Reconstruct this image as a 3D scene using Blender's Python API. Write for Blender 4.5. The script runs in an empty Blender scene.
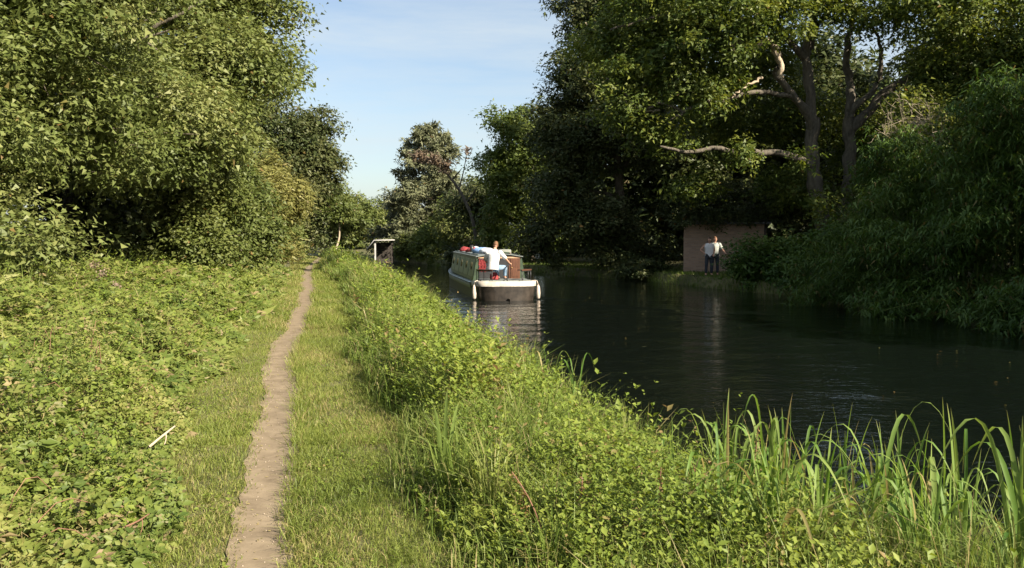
import bpy, bmesh, math, random
import numpy as np
from mathutils import Vector, Matrix

SC = bpy.context.scene
COL = SC.collection
PI = math.pi
rng = np.random.default_rng(7)
random.seed(7)

# ------------------------------------------------------------------ camera
FPX, CX, CY, HOR = 850.0, 512.0, 284.0, 240.0
EYE = 1.7
PITCH = math.atan((CY - HOR) / FPX)
cam_d = bpy.data.cameras.new('camera')
cam = bpy.data.objects.new('camera', cam_d); COL.objects.link(cam)
cam.location = (0, 0, EYE)
cam.rotation_euler = (PI / 2 - PITCH, 0, 0)
cam_d.sensor_width = 36.0
cam_d.lens = 36.0 * FPX / 1024.0
cam_d.clip_start = 0.05
cam_d.clip_end = 5000
SC.camera = cam

# ------------------------------------------------------------------ sky, sun, exposure
SUN_AZ = Vector((0.80, -0.60))            # the sun stands right of and behind the camera
SUN_EL = math.radians(34)
world = bpy.data.worlds.new('World'); SC.world = world
world.use_nodes = True
nt = world.node_tree; nt.nodes.clear()
w_out = nt.nodes.new('ShaderNodeOutputWorld')
w_bg = nt.nodes.new('ShaderNodeBackground'); w_bg.inputs['Strength'].default_value = 0.060
w_sky = nt.nodes.new('ShaderNodeTexSky'); w_sky.sky_type = 'NISHITA'; w_sky.sun_disc = False
w_sky.sun_elevation = SUN_EL
w_sky.sun_rotation = math.atan2(SUN_AZ.x, SUN_AZ.y)
w_sky.air_density = 1.0; w_sky.dust_density = 1.5; w_sky.ozone_density = 1.0
# thin high cloud streaks over the whole sky
w_tc = nt.nodes.new('ShaderNodeTexCoord')
w_map = nt.nodes.new('ShaderNodeMapping'); w_map.inputs['Scale'].default_value = (1.2, 2.2, 9.0)
w_map.inputs['Rotation'].default_value = (0.15, 0.1, 0.5)
w_n = nt.nodes.new('ShaderNodeTexNoise'); w_n.inputs['Scale'].default_value = 1.6
w_n.inputs['Detail'].default_value = 7; w_n.inputs['Roughness'].default_value = 0.62
w_r = nt.nodes.new('ShaderNodeMapRange'); w_r.inputs['From Min'].default_value = 0.36; w_r.inputs['From Max'].default_value = 0.75; w_r.inputs['To Min'].default_value = 0.16
w_r.inputs['To Max'].default_value = 0.90
w_mix = nt.nodes.new('ShaderNodeMix'); w_mix.data_type = 'RGBA'
w_mix.inputs['B'].default_value = (4.2, 4.65, 4.85, 1)
nt.links.new(w_tc.outputs['Generated'], w_map.inputs['Vector'])
nt.links.new(w_map.outputs['Vector'], w_n.inputs['Vector'])
nt.links.new(w_n.outputs['Fac'], w_r.inputs['Value'])
nt.links.new(w_r.outputs['Result'], w_mix.inputs['Factor'])
nt.links.new(w_sky.outputs['Color'], w_mix.inputs['A'])
nt.links.new(w_mix.outputs['Result'], w_bg.inputs['Color'])
nt.links.new(w_bg.outputs['Background'], w_out.inputs['Surface'])

sun_d = bpy.data.lights.new('sun', 'SUN'); sun_d.energy = 5.0; sun_d.angle = math.radians(0.53)
sun_d.color = (1.0, 0.89, 0.72)
sun = bpy.data.objects.new('sun', sun_d); COL.objects.link(sun)
sdir = Vector((SUN_AZ.x * math.cos(SUN_EL), SUN_AZ.y * math.cos(SUN_EL), math.sin(SUN_EL))).normalized()
sun.rotation_euler = sdir.to_track_quat('Z', 'Y').to_euler()
sun.location = (20, -20, 40)

SC.view_settings.view_transform = 'Standard'
SC.view_settings.look = 'None'
SC.view_settings.gamma = 1.0
SC.view_settings.use_curve_mapping = False
SC.view_settings.exposure = 1.60
SC.render.engine = 'CYCLES'
SC.cycles.max_bounces = 6
SC.cycles.transparent_max_bounces = 4
SC.cycles.use_denoising = True

# ------------------------------------------------------------------ helpers
_F = np.array((0, math.cos(PITCH), -math.sin(PITCH)))
_U = np.array((0, math.sin(PITCH), math.cos(PITCH)))
def at(px, py, Y):
    """point of the place at depth Y along the line of sight of a picture point"""
    r = _F + np.array(((px - CX) / FPX, 0, 0)) + _U * (CY - py) / FPX
    t = Y / r[1]
    return Vector((r[0] * t, Y, EYE + r[2] * t))

def tag(o, label=None, cat=None, group=None, kind=None):
    if label: o['label'] = label
    if cat: o['category'] = cat
    if group: o['group'] = group
    if kind: o['kind'] = kind
    return o

def empty(name, loc=(0, 0, 0), rz=0.0, label=None, cat=None, group=None):
    o = bpy.data.objects.new(name, None); COL.objects.link(o)
    o.empty_display_size = 0.2
    o.location = loc; o.rotation_euler = (0, 0, rz)
    return tag(o, label, cat, group)

def link(name, me, mat=None, parent=None, smooth=False):
    o = bpy.data.objects.new(name, me); COL.objects.link(o)
    if mat is not None and not me.materials: me.materials.append(mat)
    if parent is not None: o.parent = parent
    if smooth: me.polygons.foreach_set('use_smooth', [True] * len(me.polygons))
    return o

def np_mesh(name, V, F, tint=None):
    """V (n,3), F (m,k) -> mesh; tint (n,3) stored as a colour attribute"""
    me = bpy.data.meshes.new(name)
    V = np.ascontiguousarray(V, dtype=np.float32); F = np.ascontiguousarray(F, dtype=np.int32)
    m, k = F.shape
    me.vertices.add(len(V)); me.vertices.foreach_set('co', V.ravel())
    me.loops.add(m * k); me.loops.foreach_set('vertex_index', F.ravel())
    me.polygons.add(m)
    me.polygons.foreach_set('loop_start', np.arange(0, m * k, k, dtype=np.int32))
    try: me.polygons.foreach_set('loop_total', np.full(m, k, dtype=np.int32))
    except Exception: pass
    if tint is not None:
        a = me.attributes.new('tint', 'FLOAT_COLOR', 'POINT')
        c = np.ones((len(V), 4), dtype=np.float32); c[:, :3] = tint
        a.data.foreach_set('color', c.ravel())
    me.update(calc_edges=True)
    return me

def unit(v): return v / np.maximum(np.linalg.norm(v, axis=-1, keepdims=True), 1e-9)

def wob(P, s=1.0, seed=0):
    """smooth pseudo noise in about [-1,1] for points (n,2) or (n,3)"""
    P = np.atleast_2d(P) * s
    r = np.random.default_rng(seed + 1000)
    out = np.zeros(len(P))
    tot = 0
    for o in range(4):
        for k in range(3):
            d = unit(r.normal(size=(1, P.shape[1])))[0]
            f = 1.9 ** o * r.uniform(0.8, 1.25)
            out += np.sin(P @ d * f * 2.2 + r.uniform(0, 6.28)) / (1.5 ** o)
        tot += 3 / (1.5 ** o) * 0.55
    return out / tot

# --- leaves ----------------------------------------------------------------
def leaf_soup(name, P, N, D, L, W, tint, mat, parent=None, fold=0.25, six=False, tri=False):
    """one mesh of folded leaves: base P, normal N, direction D, length L, width W"""
    n = len(P)
    N = unit(N); D = unit(D - N * np.sum(D * N, axis=1, keepdims=True))
    S = np.cross(N, D)
    L = L[:, None]; W = W[:, None]
    up = N * W * fold
    if six:
        B = P
        T = P + D * L - N * L * 0.12
        L1 = P + D * L * 0.28 + S * W * 0.46 + up; R1 = P + D * L * 0.28 - S * W * 0.46 + up
        L2 = P + D * L * 0.66 + S * W * 0.36 + up * 0.8; R2 = P + D * L * 0.66 - S * W * 0.36 + up * 0.8
        V = np.stack((B, L1, L2, T, R2, R1), axis=1).reshape(-1, 3)
        i = np.arange(n)[:, None] * 6
        F = np.concatenate((i + np.array([[0, 3, 2, 1]]), i + np.array([[0, 5, 4, 3]])), axis=0)
        k = 6
    elif tri:
        V = np.stack((P - S * W * 0.55, P + S * W * 0.55, P + D * L * 1.1), axis=1).reshape(-1, 3)
        F = np.arange(n)[:, None] * 3 + np.array([[0, 1, 2]]); k = 3
    else:
        mid = P + D * L * 0.45 + up
        V = np.stack((P, mid + S * W * 0.5, P + D * L, mid - S * W * 0.5), axis=1).reshape(-1, 3)
        i = np.arange(n)[:, None] * 4
        F = np.concatenate((i + np.array([[0, 2, 1]]), i + np.array([[0, 3, 2]])), axis=0)
        k = 4
    me = np_mesh(name, V, F, np.repeat(tint, k, axis=0))
    return link(name, me, mat, parent)

def blade_soup(name, P, D, H, W, bend, tint, mat, parent=None, tall=True):
    """grass blades: base P, horizontal lean direction D (unit), height H, width W, bend 0..1"""
    n = len(P)
    Z = np.array([[0, 0, 1.0]])
    a = rng.uniform(0, 2 * PI, n)
    S = np.stack((np.cos(a), np.sin(a), np.zeros(n)), axis=1)
    H = H[:, None]; W = W[:, None]; bend = bend[:, None]
    b1, b2 = P - S * W * 0.5, P + S * W * 0.5
    if tall:
        m = P + Z * H * 0.55 + D * H * bend * 0.22
        t = P + Z * H * (1 - 0.35 * bend) + D * H * bend * 0.85
        V = np.stack((b1, b2, m - S * W * 0.42, m + S * W * 0.42, t), axis=1).reshape(-1, 3)
        i = np.arange(n)[:, None] * 5
        F = np.concatenate((i + [[0, 1, 3]], i + [[0, 3, 2]], i + [[2, 3, 4]]), axis=0); k = 5
    else:
        t = P + Z * H * (1 - 0.3 * bend) + D * H * bend * 0.7
        V = np.stack((b1, b2, t), axis=1).reshape(-1, 3)
        F = np.arange(n)[:, None] * 3 + [[0, 1, 2]]; k = 3
    me = np_mesh(name, V, F, np.repeat(tint, k, axis=0))
    return link(name, me, mat, parent)

# --- tubes ---------------------------------------------------------------
def tube_arrays(paths, sides=7):
    """paths: list of (pts (k,3), radii (k,)) -> V, F (quads)"""
    Vs, Fs, off = [], [], 0
    ang = np.arange(sides) * 2 * PI / sides
    for pts, rad in paths:
        pts = np.asarray(pts, float); rad = np.asarray(rad, float)
        k = len(pts)
        T = unit(np.gradient(pts, axis=0))
        ref = np.where(np.abs(T[:, 2:3]) > 0.9, np.array([[1.0, 0, 0]]), np.array([[0, 0, 1.0]]))
        A = unit(np.cross(T, ref)); B = np.cross(T, A)
        ring = pts[:, None, :] + rad[:, None, None] * (A[:, None, :] * np.cos(ang)[None, :, None] + B[:, None, :] * np.sin(ang)[None, :, None])
        Vs.append(ring.reshape(-1, 3))
        r, s = np.meshgrid(np.arange(k - 1), np.arange(sides), indexing='ij')
        a = off + r * sides + s; b = off + r * sides + (s + 1) % sides
        Fs.append(np.stack((a, b, b + sides, a + sides), axis=-1).reshape(-1, 4))
        off += k * sides
    return np.concatenate(Vs), np.concatenate(Fs)

def tubes(name, paths, mat, parent=None, sides=7):
    V, F = tube_arrays(paths, sides)
    return link(name, np_mesh(name, V, F), mat, parent, smooth=True)

def bezier(p0, p1, p2, n=8):
    t = np.linspace(0, 1, n)[:, None]
    p0, p1, p2 = (np.asarray(p, float) for p in (p0, p1, p2))
    return (1 - t) ** 2 * p0 + 2 * t * (1 - t) * p1 + t * t * p2

def spline(pts, n=24):
    """Catmull-Rom through pts"""
    P = np.asarray([list(p) for p in pts], float)
    P = np.vstack((2 * P[0] - P[1], P, 2 * P[-1] - P[-2]))
    seg = len(P) - 3
    out = []
    for u in np.linspace(0, seg - 1e-6, n):
        i = int(u); t = u - i
        a, b, c, d = P[i:i + 4]
        out.append(0.5 * (2 * b + (c - a) * t + (2 * a - 5 * b + 4 * c - d) * t * t + (3 * b - a - 3 * c + d) * t ** 3))
    return np.array(out)

# --- boxes / bmesh ---------------------------------------------------------
def bm_box(bm, c, s, rz=0.0, bev=0.0):
    r = bmesh.ops.create_cube(bm, size=1.0)
    M = Matrix.Translation(c) @ Matrix.Rotation(rz, 4, 'Z') @ Matrix.Diagonal((s[0], s[1], s[2], 1))
    bmesh.ops.transform(bm, matrix=M, verts=r['verts'])
    if bev:
        es = list({e for v in r['verts'] for e in v.link_edges})
        bmesh.ops.bevel(bm, geom=es, offset=bev, segments=2, affect='EDGES')

def bm_tube(bm, pts, r, sides=8):
    V, F = tube_arrays([(np.array([list(p) for p in pts], float), np.full(len(pts), r) if np.isscalar(r) else np.asarray(r))], sides)
    vs = [bm.verts.new(v) for v in V]
    for f in F: bm.faces.new([vs[i] for i in f])
    k = len(pts)
    try:
        bm.faces.new(vs[:sides]); bm.faces.new(vs[(k - 1) * sides:][::-1])
    except Exception: pass

def bm_obj(name, bm, mat, parent=None, smooth=False):
    me = bpy.data.meshes.new(name)
    bmesh.ops.recalc_face_normals(bm, faces=bm.faces)
    bm.to_mesh(me); bm.free()
    return link(name, me, mat, parent, smooth)

def box_obj(name, c, s, mat, parent=None, rz=0.0, bev=0.0):
    bm = bmesh.new(); bm_box(bm, c, s, rz, bev); return bm_obj(name, bm, mat, parent)

def tube_obj(name, pts, r, mat, parent=None, sides=8):
    bm = bmesh.new(); bm_tube(bm, pts, r, sides); return bm_obj(name, bm, mat, parent, True)

# ------------------------------------------------------------------ materials
def new_mat(name):
    m = bpy.data.materials.new(name); m.use_nodes = True
    n = m.node_tree.nodes; n.clear()
    return m, n, m.node_tree.links

def leaf_mat(name, c0, c1, c2, trans=0.32, rough=0.5, dry=(0.16, 0.10, 0.035), spec=0.24):
    """c0..c2: leaf colours from old to young, chosen leaf by leaf; tint.y = share of dried colour"""
    m, n, l = new_mat(name)
    out = n.new('ShaderNodeOutputMaterial')
    at_ = n.new('ShaderNodeAttribute'); at_.attribute_name = 'tint'
    sep = n.new('ShaderNodeSeparateColor'); l.new(at_.outputs['Color'], sep.inputs['Color'])
    ramp = n.new('ShaderNodeValToRGB'); e = ramp.color_ramp.elements
    e[0].position = 0.0; e[0].color = (*c0, 1); e[1].position = 1.0; e[1].color = (*c2, 1)
    x = e.new(0.5); x.color = (*c1, 1)
    l.new(sep.outputs[0], ramp.inputs['Fac'])
    mx = n.new('ShaderNodeMix'); mx.data_type = 'RGBA'
    l.new(sep.outputs[1], mx.inputs['Factor']); l.new(ramp.outputs['Color'], mx.inputs['A']); mx.inputs['B'].default_value = (*dry, 1)
    p = n.new('ShaderNodeBsdfPrincipled'); p.inputs['Roughness'].default_value = rough
    p.inputs['Specular IOR Level'].default_value = spec
    l.new(mx.outputs['Result'], p.inputs['Base Color'])
    t = n.new('ShaderNodeBsdfTranslucent')
    hs = n.new('ShaderNodeHueSaturation'); hs.inputs['Hue'].default_value = 0.485; hs.inputs['Saturation'].default_value = 1.1; hs.inputs['Value'].default_value = 1.25
    l.new(mx.outputs['Result'], hs.inputs['Color']); l.new(hs.outputs['Color'], t.inputs['Color'])
    ms = n.new('ShaderNodeMixShader'); ms.inputs['Fac'].default_value = trans
    l.new(p.outputs['BSDF'], ms.inputs[1]); l.new(t.outputs['BSDF'], ms.inputs[2])
    l.new(ms.outputs['Shader'], out.inputs['Surface'])
    return m

def noise_mat(name, ca, cb, scale=6.0, rough=0.85, bump=0.3, detail=6, cc=None, stretch=(1, 1, 1), bump_dist=0.02, spec=0.3, metal=0.0):
    m, n, l = new_mat(name)
    out = n.new('ShaderNodeOutputMaterial'); p = n.new('ShaderNodeBsdfPrincipled')
    tc = n.new('ShaderNodeTexCoord'); mp = n.new('ShaderNodeMapping'); mp.inputs['Scale'].default_value = stretch
    l.new(tc.outputs['Object'], mp.inputs['Vector'])
    a = n.new('ShaderNodeTexNoise'); a.inputs['Scale'].default_value = scale; a.inputs['Detail'].default_value = detail; a.inputs['Roughness'].default_value = 0.6
    l.new(mp.outputs['Vector'], a.inputs['Vector'])
    r = n.new('ShaderNodeValToRGB'); e = r.color_ramp.elements
    e[0].position = 0.32; e[0].color = (*ca, 1); e[1].position = 0.68; e[1].color = (*cb, 1)
    if cc is not None:
        x = e.new(0.8); x.color = (*cc, 1)
    l.new(a.outputs['Fac'], r.inputs['Fac']); l.new(r.outputs['Color'], p.inputs['Base Color'])
    p.inputs['Roughness'].default_value = rough; p.inputs['Specular IOR Level'].default_value = spec; p.inputs['Metallic'].default_value = metal
    if bump:
        b = n.new('ShaderNodeBump'); b.inputs['Strength'].default_value = bump; b.inputs['Distance'].default_value = bump_dist
        l.new(a.outputs['Fac'], b.inputs['Height']); l.new(b.outputs['Normal'], p.inputs['Normal'])
    l.new(p.outputs['BSDF'], out.inputs['Surface'])
    return m

def paint(name, c, rough=0.4, wear=0.12, spec=0.4, metal=0.0):
    d = tuple(max(0.0, v * (1 - wear * 2)) for v in c)
    b = tuple(min(0.95, v * (1 + wear)) for v in c)
    return noise_mat(name, d, b, scale=5, rough=rough, bump=0.08, spec=spec, metal=metal, bump_dist=0.004)

M = {}
M['leaf_alder'] = leaf_mat('leaf_alder', (0.056, 0.078, 0.018), (0.114, 0.142, 0.038), (0.184, 0.198, 0.068), 0.30)
M['leaf_hedge'] = leaf_mat('leaf_hedge', (0.055, 0.078, 0.018), (0.095, 0.12, 0.03), (0.145, 0.16, 0.046), 0.30)
M['leaf_tawny'] = leaf_mat('leaf_tawny', (0.108, 0.116, 0.03), (0.165, 0.165, 0.046), (0.22, 0.206, 0.066), 0.32)
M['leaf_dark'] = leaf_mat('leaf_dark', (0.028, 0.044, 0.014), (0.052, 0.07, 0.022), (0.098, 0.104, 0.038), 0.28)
M['leaf_oak'] = leaf_mat('leaf_oak', (0.038, 0.066, 0.014), (0.084, 0.118, 0.022), (0.18, 0.2, 0.036), 0.34)
M['leaf_fresh'] = leaf_mat('leaf_fresh', (0.055, 0.085, 0.018), (0.095, 0.130, 0.026), (0.135, 0.165, 0.038), 0.35)
M['leaf_conifer'] = leaf_mat('leaf_conifer', (0.075, 0.088, 0.044), (0.12, 0.13, 0.068), (0.165, 0.168, 0.09), 0.15)
M['leaf_brown'] = leaf_mat('leaf_brown', (0.1, 0.075, 0.05), (0.15, 0.11, 0.075), (0.19, 0.145, 0.1), 0.2)
M['leaf_bamboo'] = leaf_mat('leaf_bamboo', (0.03, 0.066, 0.012), (0.062, 0.112, 0.02), (0.125, 0.17, 0.036), 0.30)
M['leaf_bramble'] = leaf_mat('leaf_bramble', (0.058, 0.094, 0.018), (0.13, 0.166, 0.034), (0.225, 0.228, 0.068), 0.34, dry=(0.26, 0.19, 0.11))
M['leaf_herb'] = leaf_mat('leaf_herb', (0.066, 0.112, 0.02), (0.132, 0.182, 0.028), (0.215, 0.25, 0.048), 0.36, dry=(0.22, 0.15, 0.07))
M['grass'] = leaf_mat('grass', (0.086, 0.122, 0.02), (0.152, 0.19, 0.036), (0.222, 0.238, 0.062), 0.34, dry=(0.32, 0.255, 0.120))
M['long_grass'] = leaf_mat('long_grass', (0.066, 0.112, 0.02), (0.125, 0.178, 0.034), (0.205, 0.235, 0.066), 0.36, dry=(0.31, 0.25, 0.12))
M['reed'] = leaf_mat('reed', (0.055, 0.12, 0.02), (0.105, 0.185, 0.032), (0.18, 0.245, 0.06), 0.40, rough=0.55, dry=(0.30, 0.24, 0.10), spec=0.25)
M['bark'] = noise_mat('bark', (0.050, 0.040, 0.028), (0.130, 0.108, 0.080), scale=5, bump=0.9, stretch=(3, 3, 0.7), bump_dist=0.05)
M['bark_oak'] = noise_mat('bark_oak', (0.050, 0.043, 0.032), (0.135, 0.116, 0.088), scale=4, bump=0.9, stretch=(2, 2, 0.8), bump_dist=0.06)
M['dead_wood'] = noise_mat('dead_wood', (0.27, 0.215, 0.15), (0.44, 0.36, 0.26), scale=7, bump=0.6, stretch=(3, 3, 1))
M['twig_grey'] = noise_mat('twig_grey', (0.14, 0.12, 0.08), (0.26, 0.22, 0.15), scale=7, bump=0.4)
M['stem_brown'] = noise_mat('stem_brown', (0.13, 0.065, 0.040), (0.22, 0.12, 0.075), scale=20, bump=0.2)
M['stem_green'] = noise_mat('stem_green', (0.08, 0.12, 0.025), (0.13, 0.17, 0.04), scale=20, bump=0.1)

# ------------------------------------------------------------------ lie of the land
WATER = -0.30
_pathT = np.array([(-40, 6.0), (-10, 1.6), (0, -0.25), (4.4, -1.29), (6.1, -1.74), (8.8, -2.48), (14.4, -3.84), (18, -4.5), (29, -6.96), (40, -9.6), (51.6, -12.3),
                   (66, -15.2), (80, -18.0), (100, -23.0), (140, -36), (220, -70), (900, -420)])
_eLT = np.array([(-40, 16), (0, 7.0), (2.5, 4.6), (4.0, 3.1), (4.7, 2.3), (5.4, 1.7), (6.2, 1.25), (9.4, 0.5), (14.5, -0.6), (20, -1.7), (27.6, -3.1), (45, -7.3), (66, -12.6), (85, -18.2),
                 (120, -33), (200, -76), (900, -420)])
_eRT = np.array([(-40, 26), (0, 15.6), (19, 11.7), (30, 9.6), (37, 8.0), (45, 4.6), (55, -0.2), (65, -5), (75, -8.8), (90, -14.6), (120, -27), (200, -68), (900, -405)])
def fpath(Y): return np.interp(Y, _pathT[:, 0], _pathT[:, 1])
def eL(Y):
    Y = np.asarray(Y, float)
    return np.interp(Y, _eLT[:, 0], _eLT[:, 1]) + 0.12 * np.sin(Y * 1.1) * (Y > 7) + 0.08 * np.sin(Y * 2.7 + 1)
def eR(Y):
    Y = np.asarray(Y, float)
    return np.interp(Y, _eRT[:, 0], _eRT[:, 1]) + 0.25 * np.sin(Y * 0.6 + 2) + 0.12 * np.sin(Y * 1.7)
def sstep(a, b, x):
    t = np.clip((x - a) / (b - a), 0, 1); return t * t * (3 - 2 * t)

def ground_z(X, Y):
    X = np.asarray(X, float); Y = np.asarray(Y, float)
    l, r, p = eL(Y), eR(Y), fpath(Y)
    dl = l - X; dr = X - r                     # positive on land
    zl = -0.42 + 0.42 * sstep(-0.1, 1.3, dl)
    zl = zl - 0.035 * np.exp(-((X - p) / 0.30) ** 2) * (dl > 0.6)
    zl = zl + 0.35 * sstep(4.0, 9.0, p - X) * 0.4 + 0.04 * np.sin(X * 1.3 + Y * 0.8) * sstep(0.8, 2.0, np.abs(X - p))
    zr = -0.42 + 0.55 * sstep(-0.1, 0.5, dr) + 0.5 * sstep(2.0, 14.0, dr)
    d = np.minimum(-dl, -dr)                   # inside the channel: distance from the nearest bank
    zc = -0.42 - 0.9 * sstep(0.0, 1.6, d)
    return np.where(dl > 0, zl, np.where(dr > 0, zr, zc))

def spaced(stops):
    out = []
    for a, b, n in stops: out += list(np.linspace(a, b, n, endpoint=False))
    return np.array(out + [stops[-1][1]])
ys = spaced([(-300, -40, 6), (-40, 0, 14), (0, 20, 70), (20, 60, 70), (60, 130, 50), (130, 300, 24), (300, 900, 10), (900, 2400, 4)])
sl = np.concatenate((-spaced([(1.6, 6, 22), (6, 20, 24), (20, 80, 16), (80, 400, 8), (400, 2200, 5)])[::-1], -np.linspace(1.5, 0.1, 16)))
tc_ = np.array([0, .02, .05, .1, .15, .25, .4, .5, .6, .75, .85, .9, .95, .98, 1.0])
sr = spaced([(0.05, 1.0, 10), (1.0, 8, 18), (8, 40, 16), (40, 300, 8), (300, 2200, 5)])
G = []
for y in ys:
    l, r = float(eL(y)), float(eR(y))
    G.append(np.concatenate((l + sl, l + (r - l) * tc_, r + sr)))
G = np.array(G); nY, nX = G.shape
YY = np.repeat(ys[:, None], nX, axis=1)
ZZ = ground_z(G, YY)
idx = np.arange(nY * nX).reshape(nY, nX)
F = np.stack((idx[:-1, :-1], idx[:-1, 1:], idx[1:, 1:], idx[1:, :-1]), axis=-1).reshape(-1, 4)
M['soil'] = noise_mat('soil', (0.055, 0.060, 0.020), (0.130, 0.115, 0.050), scale=2.2, bump=0.6, cc=(0.17, 0.125, 0.07), detail=9, bump_dist=0.04)
ground = link('ground', np_mesh('ground', np.stack((G, YY, ZZ), axis=-1).reshape(-1, 3), F), M['soil'], smooth=True)
tag(ground, 'flat canal-side ground under the grass and brambles', 'ground', kind='structure')

# ------------------------------------------------------------------ water
BOAT_Y, BOAT_X = 27.9, -0.12
BOAT_RZ = math.atan(0.17)                      # heading a little to the left
hd = np.array((-math.sin(BOAT_RZ), math.cos(BOAT_RZ))); rt = np.array((math.cos(BOAT_RZ), math.sin(BOAT_RZ)))
m, n, l = new_mat('water')
o_ = n.new('ShaderNodeOutputMaterial'); p = n.new('ShaderNodeBsdfPrincipled')
p.inputs['Base Color'].default_value = (0.0032, 0.0048, 0.0040, 1)
p.inputs['Roughness'].default_value = 0.045; p.inputs['IOR'].default_value = 1.333
tc = n.new('ShaderNodeTexCoord')
mp = n.new('ShaderNodeMapping'); mp.inputs['Scale'].default_value = (0.75, 1.25, 1); mp.inputs['Rotation'].default_value = (0, 0, 0.2)
l.new(tc.outputs['Object'], mp.inputs['Vector'])
n1 = n.new('ShaderNodeTexNoise'); n1.inputs['Scale'].default_value = 1.3; n1.inputs['Detail'].default_value = 3
n2 = n.new('ShaderNodeTexNoise'); n2.inputs['Scale'].default_value = 6.5; n2.inputs['Detail'].default_value = 3; n2.inputs['Distortion'].default_value = 0.4
for q in (n1, n2): l.new(mp.outputs['Vector'], q.inputs['Vector'])
b1 = n.new('ShaderNodeBump'); b1.inputs['Strength'].default_value = 1.0; b1.inputs['Distance'].default_value = 0.030
b2 = n.new('ShaderNodeBump'); b2.inputs['Strength'].default_value = 1.0; b2.inputs['Distance'].default_value = 0.012
l.new(n1.outputs['Fac'], b1.inputs['Height']); l.new(n2.outputs['Fac'], b2.inputs['Height'])
l.new(b1.outputs['Normal'], b2.inputs['Normal']); l.new(b2.outputs['Normal'], p.inputs['Normal'])
l.new(p.outputs['BSDF'], o_.inputs['Surface'])
M['water'] = m
wy = spaced([(-60, 0, 12), (0, 12, 60), (12, 36, 190), (36, 60, 80), (60, 140, 60), (140, 900, 30)])
tw = np.linspace(0, 1, 90)
WX = np.array([eL(y) - 0.25 + (eR(y) - eL(y) + 0.5) * tw for y in wy]); WY = np.repeat(wy[:, None], len(tw), axis=1)
rel = np.stack((WX - BOAT_X, WY - BOAT_Y), axis=-1)
s = -(rel @ hd); x = rel @ rt                   # s: distance astern, x: to starboard
env = np.exp(-np.clip(s, 0, None) / 9.0) * (s > -9) * np.exp(-(np.abs(x) / (1.6 + 0.35 * np.clip(s, 0, 30))) ** 2)
arm = np.exp(-((np.abs(x) - 1.15 - 0.36 * np.clip(s + 2, 0, None)) / 0.45) ** 2) * np.exp(-np.clip(s, 0, None) / 10.0) * (s > -2)
WZ = WATER + 0.016 * env * np.sin(s * 5.2 + 0.6 * np.sin(x * 2.1)) * (s > 0) + 0.030 * arm * np.sin(s * 3.0 - np.abs(x) * 4.0) + 0.004 * np.sin(WX * 1.1 + WY * 1.9)
iw = np.arange(WX.size).reshape(WX.shape)
Fw = np.stack((iw[:-1, :-1], iw[:-1, 1:], iw[1:, 1:], iw[1:, :-1]), axis=-1).reshape(-1, 4)
water = link('canal_water', np_mesh('canal_water', np.stack((WX, WY, WZ), axis=-1).reshape(-1, 3), Fw), M['water'], smooth=True)
tag(water, 'dark rippled canal water with the boat wake', 'water', kind='structure')

# leaves and flecks drifting on the water
k = 130
fy = 6 + 30 * rng.random(k) ** 1.2; ft = rng.random(k) ** 0.8; fx = eL(fy) + (eR(fy) - eL(fy)) * (0.05 + 0.9 * ft)
a = rng.uniform(0, 2 * PI, k)
P = np.stack((fx, fy, np.full(k, WATER + 0.012)), 1)
rel2 = np.stack((fx - BOAT_X, fy - BOAT_Y), 1); kp = ~((np.abs(rel2 @ rt) < 1.4) & (rel2 @ hd > -1)); P, a = P[kp], a[kp]; k = len(P)
o = leaf_soup('floating_leaves', P, np.stack((rng.normal(0, .1, k), rng.normal(0, .1, k), np.ones(k)), 1), np.stack((np.cos(a), np.sin(a), 0 * a), 1), rng.uniform(.02, .06, k), rng.uniform(.015, .035, k), np.stack((rng.random(k), (rng.random(k) < .8) * rng.random(k), a), 1), M['leaf_tawny'])
tag(o, 'small fallen leaves drifting on the dark water', 'leaves', kind='stuff')

# ------------------------------------------------------------------ trodden path
def path_half(Y, side):
    return 0.162 + 0.0036 * np.minimum(Y, 40) + 0.022 * np.sin(Y * 1.9 + side) + 0.014 * np.sin(Y * 5.1 + 2 * side) + 0.014 * np.sin(Y * 13.7 + side) + 0.014 * np.sin(Y * 29 + side + np.sin(Y * 7)) * np.sin(Y * 3.1)
py_ = np.concatenate((np.linspace(-8, 30, 300), np.linspace(30.2, 110, 160)))
u = np.linspace(-1, 1, 9)
PX = np.array([fpath(y) + 0.05 * math.sin(y * 0.9) + np.where(u < 0, u * path_half(y, 0.0), u * path_half(y, 1.7)) for y in py_])
PY = np.repeat(py_[:, None], 9, axis=1)
PZ = ground_z(PX, PY) + 0.010 + 0.002 * wob(np.stack((PX.ravel(), PY.ravel()), 1), 3.0, 5).reshape(PX.shape)
ip = np.arange(PX.size).reshape(PX.shape)
Fp = np.stack((ip[:-1, :-1], ip[:-1, 1:], ip[1:, 1:], ip[1:, :-1]), axis=-1).reshape(-1, 4)
M['dirt'] = noise_mat('dirt', (0.130, 0.100, 0.066), (0.225, 0.178, 0.120), scale=5, rough=0.95, bump=0.9, cc=(0.29, 0.24, 0.172), detail=14, bump_dist=0.008, spec=0.15)
path = link('path', np_mesh('path', np.stack((PX, PY, PZ), axis=-1).reshape(-1, 3), Fp), M['dirt'], smooth=True)
tag(path, 'narrow trodden earth towpath', 'path', kind='structure')
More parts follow.
